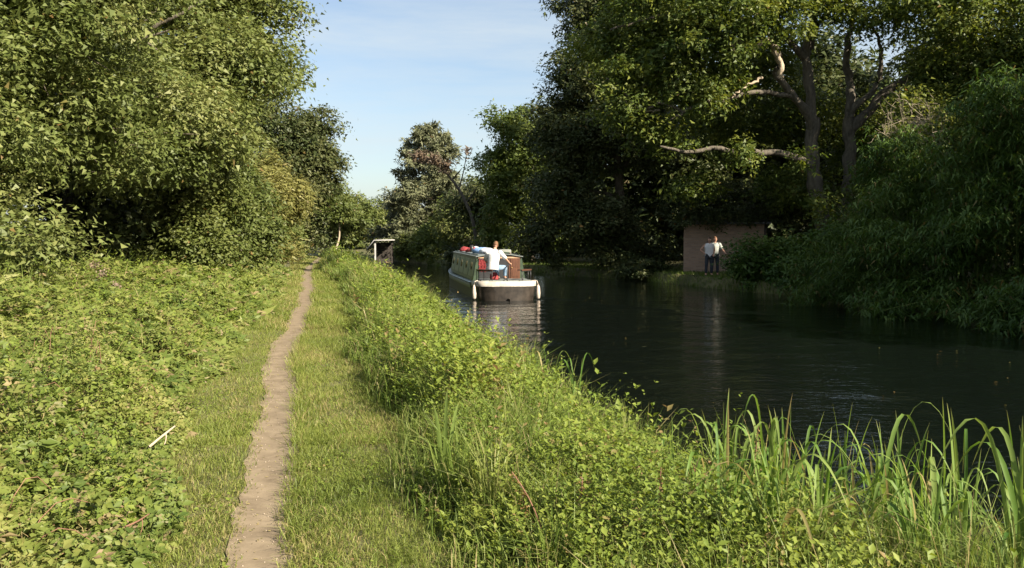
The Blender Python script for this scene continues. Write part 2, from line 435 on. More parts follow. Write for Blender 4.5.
# small stones trodden into the earth
k = 420
gy = 2.5 + 14 * rng.random(k) ** 1.6
gx = fpath(gy) + 0.05 * np.sin(gy * 0.9) + rng.uniform(-1, 1, k) * 0.2
gz = ground_z(gx, gy) + 0.012
r_ = rng.uniform(0.003, 0.008, k)
oc = np.array([(1, 0, 0), (0, 1, 0), (-1, 0, 0), (0, -1, 0), (0, 0, 0.7), (0, 0, -0.7)], float)
V = (oc[None] * r_[:, None, None] * rng.uniform(0.6, 1.3, (k, 1, 3)) + np.stack((gx, gy, gz), 1)[:, None]).reshape(-1, 3)
fo = np.array([(0, 1, 4), (1, 2, 4), (2, 3, 4), (3, 0, 4), (1, 0, 5), (2, 1, 5), (3, 2, 5), (0, 3, 5)])
Fg = (np.arange(k)[:, None, None] * 6 + fo[None]).reshape(-1, 3)
M['pebble'] = noise_mat('pebble', (0.20, 0.16, 0.12), (0.36, 0.30, 0.23), scale=40, bump=0.1)
g = link('gravel', np_mesh('gravel', V, Fg), M['pebble']); tag(g, 'small stones scattered on the earth path', 'gravel', kind='stuff')

# dry leaf litter and straw trodden into the path
k = 700
ly = 2.8 + 16 * rng.random(k) ** 1.4; lx = fpath(ly) + 0.05 * np.sin(ly * 0.9) + rng.choice((-1, 1), k) * (0.20 - 0.2 * rng.random(k) ** 2)
a = rng.uniform(0, 2 * PI, k)
o = leaf_soup('leaf_litter', np.stack((lx, ly, ground_z(lx, ly) + 0.016), 1), np.stack((rng.normal(0, .25, k), rng.normal(0, .25, k), np.ones(k)), 1), np.stack((np.cos(a), np.sin(a), 0 * a), 1), rng.uniform(.012, .045, k), rng.uniform(.004, .016, k), np.stack((rng.random(k), rng.uniform(.3, 1, k), a), 1), M['grass'])
tag(o, 'dry leaf litter and straw trodden into the path', 'litter', kind='stuff')

# ------------------------------------------------------------------ ground cover
def bramble_edge(Y):   # distance left of the path where the brambles begin
    return 0.82 + 0.010 * np.minimum(Y, 30) + 0.14 * np.sin(Y * 0.9) + 0.10 * np.sin(Y * 2.1 + 1)
def herb_edge(Y):      # distance right of the path where the tall bank growth begins
    return 1.02 + 0.010 * np.minimum(Y, 30) + 0.10 * np.sin(Y * 0.8 + 1) + 0.09 * np.sin(Y * 1.9) - 0.45 * sstep(30, 50, Y)

def scatter_y(nn, y0, y1, power=1.6):
    return y0 + (y1 - y0) * rng.random(nn) ** power

def tints(nn, P, mean=0.5, spread=0.22, patch=0.2, dry=0.03, seed=0, s=1.0):
    w = wob(P[:, :2], s, seed)
    t = np.clip(mean + patch * w + rng.normal(0, spread, nn), 0, 1)
    d = (rng.random(nn) < dry) * rng.uniform(0.4, 1.0, nn)
    return np.stack((t, d, rng.random(nn)), axis=1)

def grass_patch(Y, side, lo, hi):
    nn = len(Y)
    X = fpath(Y) + side * (lo + (hi - lo) * rng.random(nn))
    return np.stack((X, Y, ground_z(X, Y)), axis=1)

# short grass verges, left and right of the path
parts = []
for (nn, y0, y1, h0, h1, w, tall) in ((60000, 2.8, 7.0, 0.03, 0.085, 0.0042, True), (62000, 7.0, 16, 0.035, 0.10, 0.008, False), (42000, 16, 36, 0.05, 0.13, 0.017, False), (22000, 36, 100, 0.06, 0.18, 0.04, False)):
    Y = y0 + (y1 - y0) * rng.random(nn) ** (1.35)
    side = np.where(rng.random(nn) < 0.40, -1, 1)
    wl = bramble_edge(Y) + 0.25; wr = herb_edge(Y) + 0.35
    inner = np.where(side < 0, path_half(Y, 0.0), path_half(Y, 1.7)) * (1.04 - 0.60 * rng.random(nn) ** 2.6)
    outer = np.where(side < 0, wl, wr)
    f = rng.random(nn)
    X = fpath(Y) + 0.05 * np.sin(Y * 0.9) + side * (inner + (outer - inner) * f)
    P = np.stack((X, Y, ground_z(X, Y) - 0.005), 1)
    a = rng.uniform(0, 2 * PI, nn); D = np.stack((np.cos(a), np.sin(a), np.zeros(nn)), 1)
    tuft = wob(P[:, :2], 2.6, 11)
    edge = np.exp(-((f * (outer - inner)) / 0.10) ** 2) * (side > 0)
    H = rng.uniform(h0, h1, nn) * (1 + 0.45 * tuft + 0.35 * wob(P[:, :2], 7.0, 12) + 0.7 * edge) * np.where((side > 0), 1.1, 0.9)
    tnt = tints(nn, P, 0.52, 0.2, 0.26, 0.0, 3, 1.1)
    dryp = np.clip(0.14 + 0.38 * wob(P[:, :2], 1.5, 21) + np.where(side < 0, 0.10, -0.05), 0.02, 0.6)
    tnt[:, 1] = (rng.random(nn) < dryp) * rng.uniform(0.3, 1.0, nn)
    parts.append(blade_soup('grass', P, D, np.maximum(H, 0.015), np.full(nn, w) * rng.uniform(.6, 1.4, nn), rng.uniform(0.3, 1.5, nn), tnt, M['grass'], tall=tall))
labs = ['short sunlit grass of both verges nearest the camera', 'short grass verges along the middle stretch of path', 'short grass verges farther along the path', 'pale distant grass beside the far end of the path']
for o, lb in zip(parts, labs): tag(o, lb, 'grass', kind='stuff')

# clover and plantain leaves low in the verge
nn = 9000
Y = scatter_y(nn, 2.8, 13); side = np.where(rng.random(nn) < 0.35, -1, 1)
off = np.where(side < 0, rng.uniform(0.2, 0.95, nn), rng.uniform(0.2, 1.3, nn))
X = fpath(Y) + side * off
P = np.stack((X, Y, ground_z(X, Y) + rng.uniform(0.01, 0.05, nn)), 1)
keep = wob(P[:, :2], 1.8, 31) > 0.05; P = P[keep]; nn = len(P)
a = rng.uniform(0, 2 * PI, nn)
o = leaf_soup('verge_weeds', P, np.stack((rng.normal(0, .35, nn), rng.normal(0, .35, nn), np.ones(nn)), 1), np.stack((np.cos(a), np.sin(a), np.zeros(nn)), 1),
              rng.uniform(0.015, 0.04, nn), rng.uniform(0.012, 0.024, nn), tints(nn, P, 0.5, 0.2, 0.2, 0.05, 5), M['leaf_herb'])
tag(o, 'low clover and weed leaves among the verge grass', 'weeds', kind='stuff')

# brambles left of the path: leaflets in threes on a lumpy mound
def mound(X, Y):
    d = (fpath(Y) - X) - bramble_edge(Y)
    P = np.stack((X, Y), 1)
    return sstep(-0.15, 0.95, d) * (0.48 + 0.32 * wob(P, 0.9, 41) + 0.22 * wob(P, 2.4, 42) + 0.06 * wob(P, 6, 44)).clip(0.08, 2) + 0.05 + 0.55 * sstep(0.8, 4.0, d)

def bramble(name, nodes, y0, y1, reach, size, lab, power, six):
    Y = scatter_y(nodes, y0, y1, power)
    d = rng.random(nodes) ** 1.3 * reach(Y)
    X = fpath(Y) - bramble_edge(Y) - d + 0.12
    h = mound(X, Y)
    gap = wob(np.stack((X, Y), 1), 2.2, 43)
    keep = rng.random(nodes) < np.clip(0.75 + 0.85 * gap, 0.06, 1)
    X, Y, h = X[keep], Y[keep], h[keep]; nn = len(X)
    z = ground_z(X, Y) + h * (1 - 0.6 * rng.random(nn) ** 2) + rng.normal(0, 0.03, nn) + 0.10 * rng.random(nn) ** 6
    C = np.stack((X, Y, z), 1)
    ax = rng.uniform(0, 2 * PI, nn)
    tilt = np.stack((rng.normal(0.15, .50, nn), rng.normal(-0.35, .55, nn), np.ones(nn)), 1)
    sc = size * np.exp(rng.normal(0, 0.36, nn)) * (1 + 0.22 * wob(C[:, :2], 1.7, 47))
    tn = tints(nn, C, 0.50, 0.19, 0.34, 0.06, 45, 1.1)
    brown = (wob(C[:, :2], 2.0, 46) > 0.55) & (rng.random(nn) < 0.35)
    tn[brown, 1] = rng.uniform(0.3, 0.85, brown.sum()); sc[brown] *= 0.75
    Ps, Ns, Ds, Ls, Ts = [], [], [], [], []
    for j, da in enumerate((0.0, 1.25, -1.25)):
        a = ax + da
        D = np.stack((np.cos(a), np.sin(a), rng.normal(-0.2, 0.35, nn)), 1)
        Ps.append(C + D * (sc * 0.12)[:, None]); Ds.append(D)
        Ns.append(tilt + rng.normal(0, 0.18, (nn, 3))); Ls.append(sc * (1.0 if j == 0 else 0.82)); Ts.append(np.clip(tn + rng.normal(0, 0.05, (nn, 3)) * [1, 0, 0], 0, 1))
    P, N, D, L, T = (np.concatenate(q) for q in (Ps, Ns, Ds, Ls, Ts))
    o = leaf_soup(name, P, N, D, L, L * rng.uniform(0.46, 0.68, len(L)), T, M['leaf_bramble'], six=six, fold=0.22, tri=(y0 > 8))
    return tag(o, lab, 'brambles', kind='stuff')
bramble('bramble_thicket', 42000, 2.6, 9.0, lambda Y: 0.6 + 0.45 * Y, 0.040, 'sunlit bramble thicket of three-part leaves nearest the camera', 1.15, False)
bramble('bramble_thicket', 60000, 9.0, 18.0, lambda Y: 4.3 - 0.09 * (Y - 9), 0.056, 'middle stretch of sunlit brambles left of the path', 1.3, False)
bramble('bramble_thicket', 34000, 18.0, 46.0, lambda Y: 3.1 + 0 * Y, 0.11, 'far stretch of sunlit brambles below the hedge trees', 1.5, False)

# thin canes and dried stalks showing among the brambles
paths = []
for i in range(170):
    y = 3.0 + 12 * random.random() ** 1.3; x = float(fpath(y) - bramble_edge(y)) - 0.25 - random.random() ** 1.2 * 3.2
    z = float(ground_z(x, y)); h = float(mound(np.array([x]), np.array([y]))[0])
    a = random.uniform(0, 2 * PI); q = random.uniform(0.15, 0.4)
    p0 = (x, y, z); p2 = (x + math.cos(a) * q, y + math.sin(a) * q, z + h * random.uniform(0.5, 1.05)); p1 = (x + math.cos(a) * q * .4, y + math.sin(a) * q * .4, z + h * 1.5)
    paths.append((bezier(p0, p1, p2, 6), np.linspace(0.004, 0.002, 6)))
o = tubes('bramble_canes', paths, M['stem_brown'], sides=4); tag(o, 'thin reddish bramble canes arching among the leaves', 'canes', kind='stuff')

# tall herbs of the canal bank: stems with paired leaves
def herbs(name, nplants, y0, y1, hh, leaf, pairs, lab, power, six, left=False):
    Y = scatter_y(nplants, y0, y1, power)
    lo = fpath(Y) + herb_edge(Y); hi = eL(Y) + 0.15
    f = rng.random(nplants)
    X = lo + (hi - lo) * f
    P = np.stack((X, Y), 1)
    prof = sstep(-0.02, 0.28, f) * (1 - 0.35 * f)
    H = hh * prof * (0.78 + 0.38 * wob(P, 0.8, 51) + 0.36 * wob(P, 2.2, 52)) * rng.uniform(0.6, 1.3, nplants) * (1 - 0.55 * sstep(1.0, 2.0, X) * (Y < 7)) + 0.06 + 0.35 * (rng.random(nplants) < 0.05) * (wob(P, 1.1, 55) > 0)
    H = H * (1 + 0.5 * sstep(25, 55, Y))
    if left:
        X = fpath(Y) - bramble_edge(Y) - 0.1 - f * 3.6 * np.clip(Y / 9, .45, 1); P = np.stack((X, Y), 1)
        H = mound(X, Y) * rng.uniform(0.8, 1.25, nplants) + 0.05 + 0.22 * np.clip(wob(P, 1.2, 56), 0, 1)
    z = ground_z(X, Y)
    lean = rng.normal(0, 0.22, (nplants, 2)); az0 = rng.uniform(0, 2 * PI, nplants)
    spec = wob(P, 1.3, 53)                                   # which species grows here
    tn = np.clip(0.55 + 0.28 * spec + rng.normal(0, 0.12, nplants), 0, 1)
    dead = rng.random(nplants) < 0.05
    big = np.where(rng.random(nplants) < 0.45 + 0.25 * spec, rng.uniform(0.95, 1.35, nplants), rng.uniform(0.45, 0.8, nplants))
    Ps, Ns, Ds, Ls, Ts = [], [], [], [], []
    for k in range(pairs):
        t = 0.22 + 0.78 * (k + 0.5) / pairs
        for s_ in (0, 1):
            a = az0 + k * 1.6 + s_ * PI + rng.normal(0, 0.3, nplants)
            D = np.stack((np.cos(a), np.sin(a), rng.normal(-0.15 + 0.35 * t, 0.25, nplants)), 1)
            C = np.stack((X + lean[:, 0] * H * t * t, Y + lean[:, 1] * H * t * t, z + H * t + rng.normal(0, 0.012, nplants)), 1)
            N = np.stack((-D[:, 0] * 0.5 + rng.normal(0.1, .3, nplants), -D[:, 1] * 0.5 + rng.normal(-0.1, .3, nplants), np.full(nplants, 0.9)), 1)
            L = leaf * (1.15 - 0.45 * t) * np.exp(rng.normal(0, 0.2, nplants)) * big
            Ps.append(C); Ns.append(N); Ds.append(D); Ls.append(L)
            Ts.append(np.stack((np.clip(tn + 0.14 * (t - 0.5) + rng.normal(0, 0.07, nplants), 0, 1), dead * rng.uniform(0.5, 1, nplants), rng.random(nplants)), 1))
    P, N, D, L, T = (np.concatenate(q) for q in (Ps, Ns, Ds, Ls, Ts))
    o = leaf_soup(name, P, N, D, L, L * rng.uniform(0.42, 0.62, len(L)), T, M['leaf_herb'], six=six, fold=0.2, tri=(y0 > 11))
    return tag(o, lab, 'herbs', kind='stuff')
herbs('bank_herbs', 5200, 2.6, 7.5, 0.60, 0.046, 9, 'leafy nettles and herbs on the near canal bank', 1.1, False)
herbs('bank_herbs', 4600, 7.5, 17, 0.72, 0.070, 7, 'yellow-green herbs on the middle of the canal bank', 1.2, False)
herbs('bank_herbs', 3600, 17, 40, 0.74, 0.12, 6, 'herbs on the bank beside the moving boat', 1.3, False)
herbs('bank_herbs', 2400, 40, 90, 0.65, 0.24, 5, 'distant bank herbs beyond the boat', 1.2, False)

herbs('bramble_nettles', 2600, 4.5, 12, 0.5, 0.050, 6, 'upright nettles mixed into the near brambles', 1.1, False, True)
herbs('bramble_nettles', 3200, 12, 30, 0.5, 0.085, 5, 'upright nettles mixed into the farther brambles', 1.2, False, True)

# long grass among and behind the herbs
def longgrass(nn, y0, y1, h0, h1, w, lab, power):
    Y = scatter_y(nn, y0, y1, power)
    lo = fpath(Y) + herb_edge(Y) - 0.12; hi = eL(Y) + 0.1
    X = lo + (hi - lo) * rng.random(nn) ** 0.9
    P = np.stack((X, Y), 1)
    keep = (wob(P, 1.5, 61) > -0.35) | (rng.random(nn) < 0.3)
    X, Y, P = X[keep], Y[keep], P[keep]; nn = len(X)
    a = rng.uniform(0, 2 * PI, nn); D = np.stack((np.cos(a), np.sin(a), np.zeros(nn)), 1)
    H = rng.uniform(h0, h1, nn) * (0.9 + 0.35 * wob(P, 0.9, 62)) * (0.55 + 0.45 * sstep(0.0, 0.5, X - (fpath(Y) + herb_edge(Y)))) * (1 + 0.35 * sstep(25, 55, Y))
    P3 = np.stack((X, Y, ground_z(X, Y)), 1)
    tn = tints(nn, P3, 0.55, 0.2, 0.25, 0.14, 63, 1.2)
    o = blade_soup('long_grass', P3, D, np.maximum(H, 0.08), np.full(nn, w) * rng.uniform(0.6, 1.3, nn), rng.uniform(0.15, 0.95, nn), tn, M['long_grass'])
    tag(o, lab, 'long grass', kind='stuff')
longgrass(15000, 2.6, 8, 0.25, 0.66, 0.0055, 'long grass blades between the herbs of the near bank', 1.1)
longgrass(20000, 8, 22, 0.30, 0.80, 0.010, 'long pale grass on the bank left of the herbs', 1.2)
longgrass(15000, 22, 50, 0.40, 0.98, 0.022, 'long grass on the bank beside the boat', 1.2)
longgrass(8000, 50, 100, 0.5, 1.1, 0.05, 'long grass on the far bend of the bank', 1.2)

# tussocks of coarse grass that break the outline of the bank
def tussocks(nt_, y0, y1, per, h0, h1, w, lab, lo_f=0.0):
    Yc = scatter_y(nt_, y0, y1, 1.15); lo = fpath(Yc) + herb_edge(Yc) - 0.05; hi = eL(Yc) + 0.12
    Xc = lo + (hi - lo) * np.maximum(rng.random(nt_), rng.random(nt_) * 1.15).clip(lo_f, 1)
    ci = np.repeat(np.arange(nt_), per); nn = len(ci)
    a = rng.uniform(0, 2 * PI, nn); rr = np.abs(rng.normal(0, 0.045, nn)) * (1 + 0.03 * Yc[ci])
    X = Xc[ci] + np.cos(a) * rr; Y = Yc[ci] + np.sin(a) * rr
    P = np.stack((X, Y, ground_z(X, Y)), 1)
    hc = rng.uniform(h0, h1, nt_); H = hc[ci] * rng.uniform(0.55, 1.1, nn)
    tc2 = np.clip(rng.normal(0.6, 0.2, nt_), 0, 1); tn = np.stack((np.clip(tc2[ci] + rng.normal(0, .12, nn), 0, 1), (rng.random(nn) < .12) * rng.uniform(.4, 1, nn), rng.random(nn)), 1)
    o = blade_soup('grass_tussocks', P, np.stack((np.cos(a), np.sin(a), np.zeros(nn)), 1), H, np.full(nn, w) * rng.uniform(.6, 1.4, nn), rng.uniform(.1, 1.1, nn), tn, M['long_grass'])
    tag(o, lab, 'grass', kind='stuff')
tussocks(110, 3.0, 9, 70, 0.35, 0.80, 0.0075, 'coarse grass tussocks poking through the near bank herbs')
tussocks(190, 9, 26, 44, 0.45, 0.95, 0.013, 'coarse grass tussocks along the middle of the bank')
tussocks(170, 26, 62, 26, 0.6, 1.25, 0.030, 'coarse grass tussocks on the bank beyond the boat')
# thin grass growing up through the brambles
nn = 12000
Y = scatter_y(nn, 2.8, 20, 1.3); d = rng.random(nn) ** 1.3 * 3.8; X = fpath(Y) - bramble_edge(Y) + 0.1 - d
P = np.stack((X, Y, ground_z(X, Y) + 0.25 * mound(X, Y)), 1)
kp = wob(P[:, :2], 1.6, 81) > -0.1; P = P[kp]; nn = len(P); a = rng.uniform(0, 2 * PI, nn)
tn = tints(nn, P, .6, .2, .2, .3, 82)
o = blade_soup('bramble_grass', P, np.stack((np.cos(a), np.sin(a), np.zeros(nn)), 1), mound(P[:, 0], P[:, 1]) * rng.uniform(.7, 1.25, nn) + .06, (0.003 + 0.0006 * P[:, 1]) * rng.uniform(.6, 1.4, nn), rng.uniform(.1, 1.1, nn), tn, M['long_grass'])
tag(o, 'thin grass and pale stalks growing up through the brambles', 'grass', kind='stuff')

# lawn and low growth of the shaded far bank
nn = 26000
Y = 24 + 46 * rng.random(nn) ** 1.1; X = eR(Y) + 0.02 + rng.random(nn) ** 1.5 * 6
P = np.stack((X, Y, ground_z(X, Y)), 1)
a = rng.uniform(0, 2 * PI, nn)
H = rng.uniform(0.06, 0.16, nn) + 0.28 * np.exp(-(X - eR(Y)) / 0.35) * np.clip(0.7 + wob(P[:, :2], 0.7, 71), 0, 2) * np.where((np.abs(Y - 36.6) < 1.6), 0.3, 1)
o = blade_soup('far_bank_grass', P, np.stack((np.cos(a), np.sin(a), np.zeros(nn)), 1), H, np.full(nn, 0.028), rng.uniform(0.2, 0.9, nn), tints(nn, P, 0.3, 0.2, 0.2, 0.03, 72), M['long_grass'], tall=False)
tag(o, 'shaded grass on the opposite bank below the trees', 'grass', kind='stuff')

# ------------------------------------------------------------------ trees
def crown_mesh(name, lobes, nleaf, leaf, mat, parent, seed=0, rc=0.42, per=34, gap=0.15, asp=0.6, droop=0.25, mean=0.5, dry=0.01, core=0.5, flat=0.6, origin=None, clump=None, tri=None):
    """many small leaves: lobes carry clumps, clumps carry sprays, sprays carry leaves"""
    r = np.random.default_rng(seed)
    L = np.array([list(q) if len(q) == 6 else [q[0], q[1], q[2], q[3], q[3], q[3]] for q in lobes], float)
    S, RS, SD = [], [], []
    for li, q in enumerate(L):                       # clumps on the shell of the lobe
        R = (q[3] * q[4] * q[5]) ** (1 / 3)
        rs = clump if clump else min(0.85, max(0.22, 0.36 * R))
        ns = max(5, int(3.3 * (R / rs) ** 2))
        d = unit(r.normal(size=(ns, 3)))
        u = 1.0 - core * r.random(ns) ** 1.3
        c = q[:3] + d * q[3:] * u[:, None]
        S.append(c); SD.append(d); RS.append(rs * np.exp(r.normal(0, 0.25, ns)))
    S = np.concatenate(S); SD = np.concatenate(SD); RS = np.concatenate(RS)
    keep = wob(S, 0.9 / max(RS.mean(), 0.3), seed + 9) > -1.0 + gap * 2.4
    keep &= S[:, 2] > ground_z(S[:, 0], S[:, 1]) + 0.1
    keep &= ~((SD[:, 1] > 0.5) & (SD[:, 2] < 0.5) & (r.random(len(S)) < 0.35))     # thinner on the side turned away
    S, SD, RS = S[keep], SD[keep], RS[keep]
    w = RS ** 2; w /= w.sum()
    per2 = max(8, per // 2)
    m_ = max(10, int(nleaf * 0.90) // per2)
    si = r.choice(len(S), m_, p=w)
    dd = r.normal(size=(m_, 3)) + SD[si] * 0.5 + np.array([[0, 0, 0.45]]); dd = unit(dd)
    C = S[si] + dd * (RS[si] * r.uniform(0.62, 1.08, m_))[:, None] * np.array([[1.12, 1.12, 0.8]])
    C[:, 2] -= droop * 0.35 * RS[si] * np.hypot(dd[:, 0], dd[:, 1])
    nl = np.maximum(4, r.poisson(per2, m_))
    ci = np.repeat(np.arange(m_), nl); n_ = len(ci)
    rsp = np.minimum(rc, 0.42 * RS[si] + 0.03)
    off = r.normal(size=(n_, 3)) * rsp[ci][:, None]
    off[:, 2] *= flat
    off[:, 2] -= droop * (off[:, 0] ** 2 + off[:, 1] ** 2) ** 0.5
    P = C[ci] + off
    N = dd[ci] * 0.7 + np.array([[0, 0, 0.45]]) + r.normal(0, 0.45, (n_, 3))
    a = r.uniform(0, 2 * PI, n_)
    D = unit(off + 1e-6) * 0.7 + np.stack((np.cos(a), np.sin(a), np.full(n_, -droop)), 1)
    ln = leaf * np.exp(r.normal(0, 0.25, n_))
    ct = mean + 0.14 * r.normal(size=len(S))[si] + 0.08 * r.normal(size=m_) + 0.12 * wob(C, 0.5, seed + 3)
    t = np.clip(ct[ci] + r.normal(0, 0.14, n_), 0, 1)
    # inner leaves that close the crown
    k = int(nleaf * 0.10); wl = (L[:, 3] * L[:, 4] * L[:, 5]) ** (2 / 3); wl /= wl.sum(); li = r.choice(len(L), k, p=wl)
    di = unit(r.normal(size=(k, 3))); Pi = L[li, :3] + di * L[li, 3:] * (0.68 * r.random(k) ** 0.5)[:, None]
    P = np.concatenate((P, Pi)); N = np.concatenate((N, r.normal(size=(k, 3)) + (0, 0, .5))); D = np.concatenate((D, r.normal(size=(k, 3))))
    ln = np.concatenate((ln, leaf * 2.0 * np.exp(r.normal(0, .2, k)))); t = np.concatenate((t, np.clip(r.normal(mean - .1, .15, k), 0, 1))); n_ += k
    dr = (r.random(n_) < dry) * r.uniform(0.4, 1, n_)
    ok = P[:, 2] > ground_z(P[:, 0], P[:, 1]) + 0.03
    wet = (P[:, 0] > eL(P[:, 1])) & (P[:, 0] < eR(P[:, 1]))
    ok &= ~(wet & (P[:, 2] < WATER + 0.03))
    T = np.stack((t, dr, r.random(n_)), 1)[ok]
    P = P[ok]
    if origin is not None: P = P - np.array([origin])
    o = leaf_soup(name, P, N[ok], D[ok], ln[ok], ln[ok] * asp, T, mat, parent, tri=bool(S[:, 1].mean() > 30) if tri is None else tri)
    o['kind'] = 'stuff'
    return o, C, L

def make_tree(name, label, base, top, r0, lobes, mat, nleaf, leaf, cat='tree', group=None, bark='bark', seed=0, nlimb=None, twigs=60, bend=0.3, lowfrac=0.25, extra=None, **kw):
    x, y = base; z0 = float(ground_z(x, y)) - 0.1
    root = empty(name, (x, y, z0), 0, label, cat, group)
    org = np.array((x, y, z0))
    r = np.random.default_rng(seed + 77)
    o, C, L = crown_mesh('crown', lobes, nleaf, leaf, mat, root, seed=seed, origin=org, **kw)
    tp = np.array(top, float)
    n_ = 14
    t = np.linspace(0, 1, n_)[:, None]
    trunk = org + (tp - org) * t + np.concatenate((r.normal(0, bend, (1, 2)) * np.sin(t * PI) + 0.08 * np.sin(t * 9 + seed), 0 * t), axis=1)
    rad = r0 * (1 - 0.82 * t[:, 0]) * (1 + 0.5 * np.exp(-t[:, 0] * 14))
    paths = [(trunk - org, rad)]
    for q in L:                                   # a limb into every lobe
        f = min(0.92, max(lowfrac, (q[2] - 0.9 * q[5] - z0) / max(tp[2] - z0, 0.1)))
        i = int(f * (n_ - 1)); s0 = trunk[i]
        e = q[:3] + r.normal(0, 0.15, 3) * q[3:]
        mid = (s0 + e) / 2 + np.array((0, 0, 0.12 * np.linalg.norm(e - s0)))
        b = bezier(s0, mid, e, 8); rr = np.linspace(min(rad[i] * 0.6, r0 * 0.5), 0.02 + 0.02 * r0, 8)
        b[1:-1] += r.normal(0, 0.05 * q[3], (6, 3))
        paths.append((b - org, rr))
        near = np.where(np.linalg.norm((C - q[:3]) / q[3:], axis=1) < 1.15)[0]
        if len(near):
            for j in r.choice(near, min(len(near), max(3, twigs // len(L))), replace=False):
                k = r.integers(3, 8)
                w = bezier(b[k], (b[k] + C[j]) / 2 + r.normal(0, 0.12, 3), C[j], 5)
                paths.append((w - org, np.linspace(rr[k] * 0.5, 0.008, 5)))
    if extra: paths += [(p - org, q) for p, q in extra]
    tubes('trunk', paths, M[bark], root, sides=7)
    return root

def shrub(name, label, base, lobes, mat, nleaf, leaf, cat='shrub', group=None, seed=0, **kw):
    top = max(lobes, key=lambda q: q[2])
    return make_tree(name, label, base, (top[0], top[1], top[2]), 0.07, lobes, mat, nleaf, leaf, cat, group, seed=seed, twigs=30, lowfrac=0.1, **kw)

# --- left, in the sun
make_tree('broadleaf_tree', 'tall sunlit broadleaf tree filling the left edge, leaning over the brambles', (-11.4, 15.8), (-10.4, 15.8, 12.5), 0.24,
          [(-9.0, 13.8, 1.5, 1.35, 1.3, 1.5), (-8.25, 12.9, 1.25, 1.05, 1.0, 1.1), (-9.3, 14.4, 3.8, 1.8, 1.6, 1.6), (-8.5, 14.9, 5.4, 1.8, 1.7, 1.4), (-9.3, 15.4, 7.6, 2.4, 2.2, 1.9), (-7.5, 16.4, 7.0, 1.5, 1.6, 1.4), (-8.2, 16.6, 3.9, 1.3, 1.3, 0.9), (-8.0, 18.4, 4.3, 1.3, 1.3, 1.0),
           (-9.6, 15.6, 10.4, 2.7, 2.7, 2.0), (-11.6, 14.8, 5.2, 2.0, 2.0, 2.4), (-12.2, 15.6, 9.0, 2.3, 2.2, 2.2), (-10.9, 13.4, 2.2, 1.4, 1.4, 1.9), (-8.0, 16.0, 9.0, 1.5, 1.6, 1.5)],
          M['leaf_alder'], 205000, 0.082, tri=True, seed=1, rc=0.26, per=36, gap=0.29, asp=0.62, mean=0.54, clump=0.44, twigs=200)
ex = []
for pts, ra in (([(128, 70), (150, 30), (185, 12), (230, -20)], 0.07), ([(100, 24), (122, 26), (148, 20), (160, 4)], 0.05), ([(96, 33), (120, 42), (150, 36), (170, 30)], 0.045), ([(120, 30), (140, 38), (160, 52)], 0.04)):
    q = spline([at(a, b, 20.2) for a, b in pts], 10); ex.append((q, np.linspace(ra, 0.02, 10)))
make_tree('broadleaf_tree', 'tall sunlit broadleaf tree with bare pale boughs showing, second from the left edge', (-14.2, 26.5), (-11.0, 25.0, 12.5), 0.26,
          [(-9.6, 23.8, 9.0, 2.3, 2.3, 1.9), (-7.9, 25.0, 7.2, 1.4, 1.7, 1.4), (-10.0, 22.8, 6.2, 2.0, 1.9, 1.6), (-12.2, 24.0, 5.4, 2.2, 2.0, 2.0), (-9.2, 25.6, 5.2, 1.5, 1.6, 1.3), (-12.0, 25, 9.4, 2.6, 2.4, 2.2),
           (-8.4, 25.2, 10.2, 2.0, 2.1, 2.0), (-7.5, 25.0, 9.4, 1.2, 1.3, 1.3), (-10.6, 24.4, 12.2, 2.7, 2.6, 2.0), (-11.0, 21.4, 8.4, 1.9, 1.8, 1.6), (-8.0, 20.8, 4.5, 1.3, 1.3, 0.9), (-9.6, 20.6, 6.2, 1.5, 1.5, 1.1), (-9.3, 21.6, 4.0, 1.2, 1.2, 0.8), (-7.6, 22.5, 6.4, 1.2, 1.3, 1.0)],
          M['leaf_alder'], 200000, 0.105, seed=2, rc=0.30, per=36, gap=0.27, asp=0.62, mean=0.52, extra=ex, bark='bark_oak', clump=0.50, twigs=180, tri=True)
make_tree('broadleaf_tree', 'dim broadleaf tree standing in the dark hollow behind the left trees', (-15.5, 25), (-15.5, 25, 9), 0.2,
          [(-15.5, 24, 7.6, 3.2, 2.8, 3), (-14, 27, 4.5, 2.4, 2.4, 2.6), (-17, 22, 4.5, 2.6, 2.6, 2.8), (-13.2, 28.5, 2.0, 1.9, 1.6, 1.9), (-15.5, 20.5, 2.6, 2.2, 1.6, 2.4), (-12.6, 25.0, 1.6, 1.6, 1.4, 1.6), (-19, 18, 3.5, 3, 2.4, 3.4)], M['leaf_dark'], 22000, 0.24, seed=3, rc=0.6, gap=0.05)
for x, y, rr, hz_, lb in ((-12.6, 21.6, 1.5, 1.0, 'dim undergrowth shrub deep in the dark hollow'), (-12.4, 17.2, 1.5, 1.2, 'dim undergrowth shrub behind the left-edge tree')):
    shrub('undergrowth_shrub', lb, (x, y), [(x, y, hz_, rr, rr, hz_ * .9), (x - rr * .7, y + .4, hz_ * .8, rr * .8, rr * .8, hz_ * .8), (x + rr * .6, y + .3, hz_ * .7, rr * .7, rr * .7, hz_ * .7)], M['leaf_dark'], 6500, 0.11, seed=int(170 - x * 3), rc=0.3, gap=0.05, tri=True)
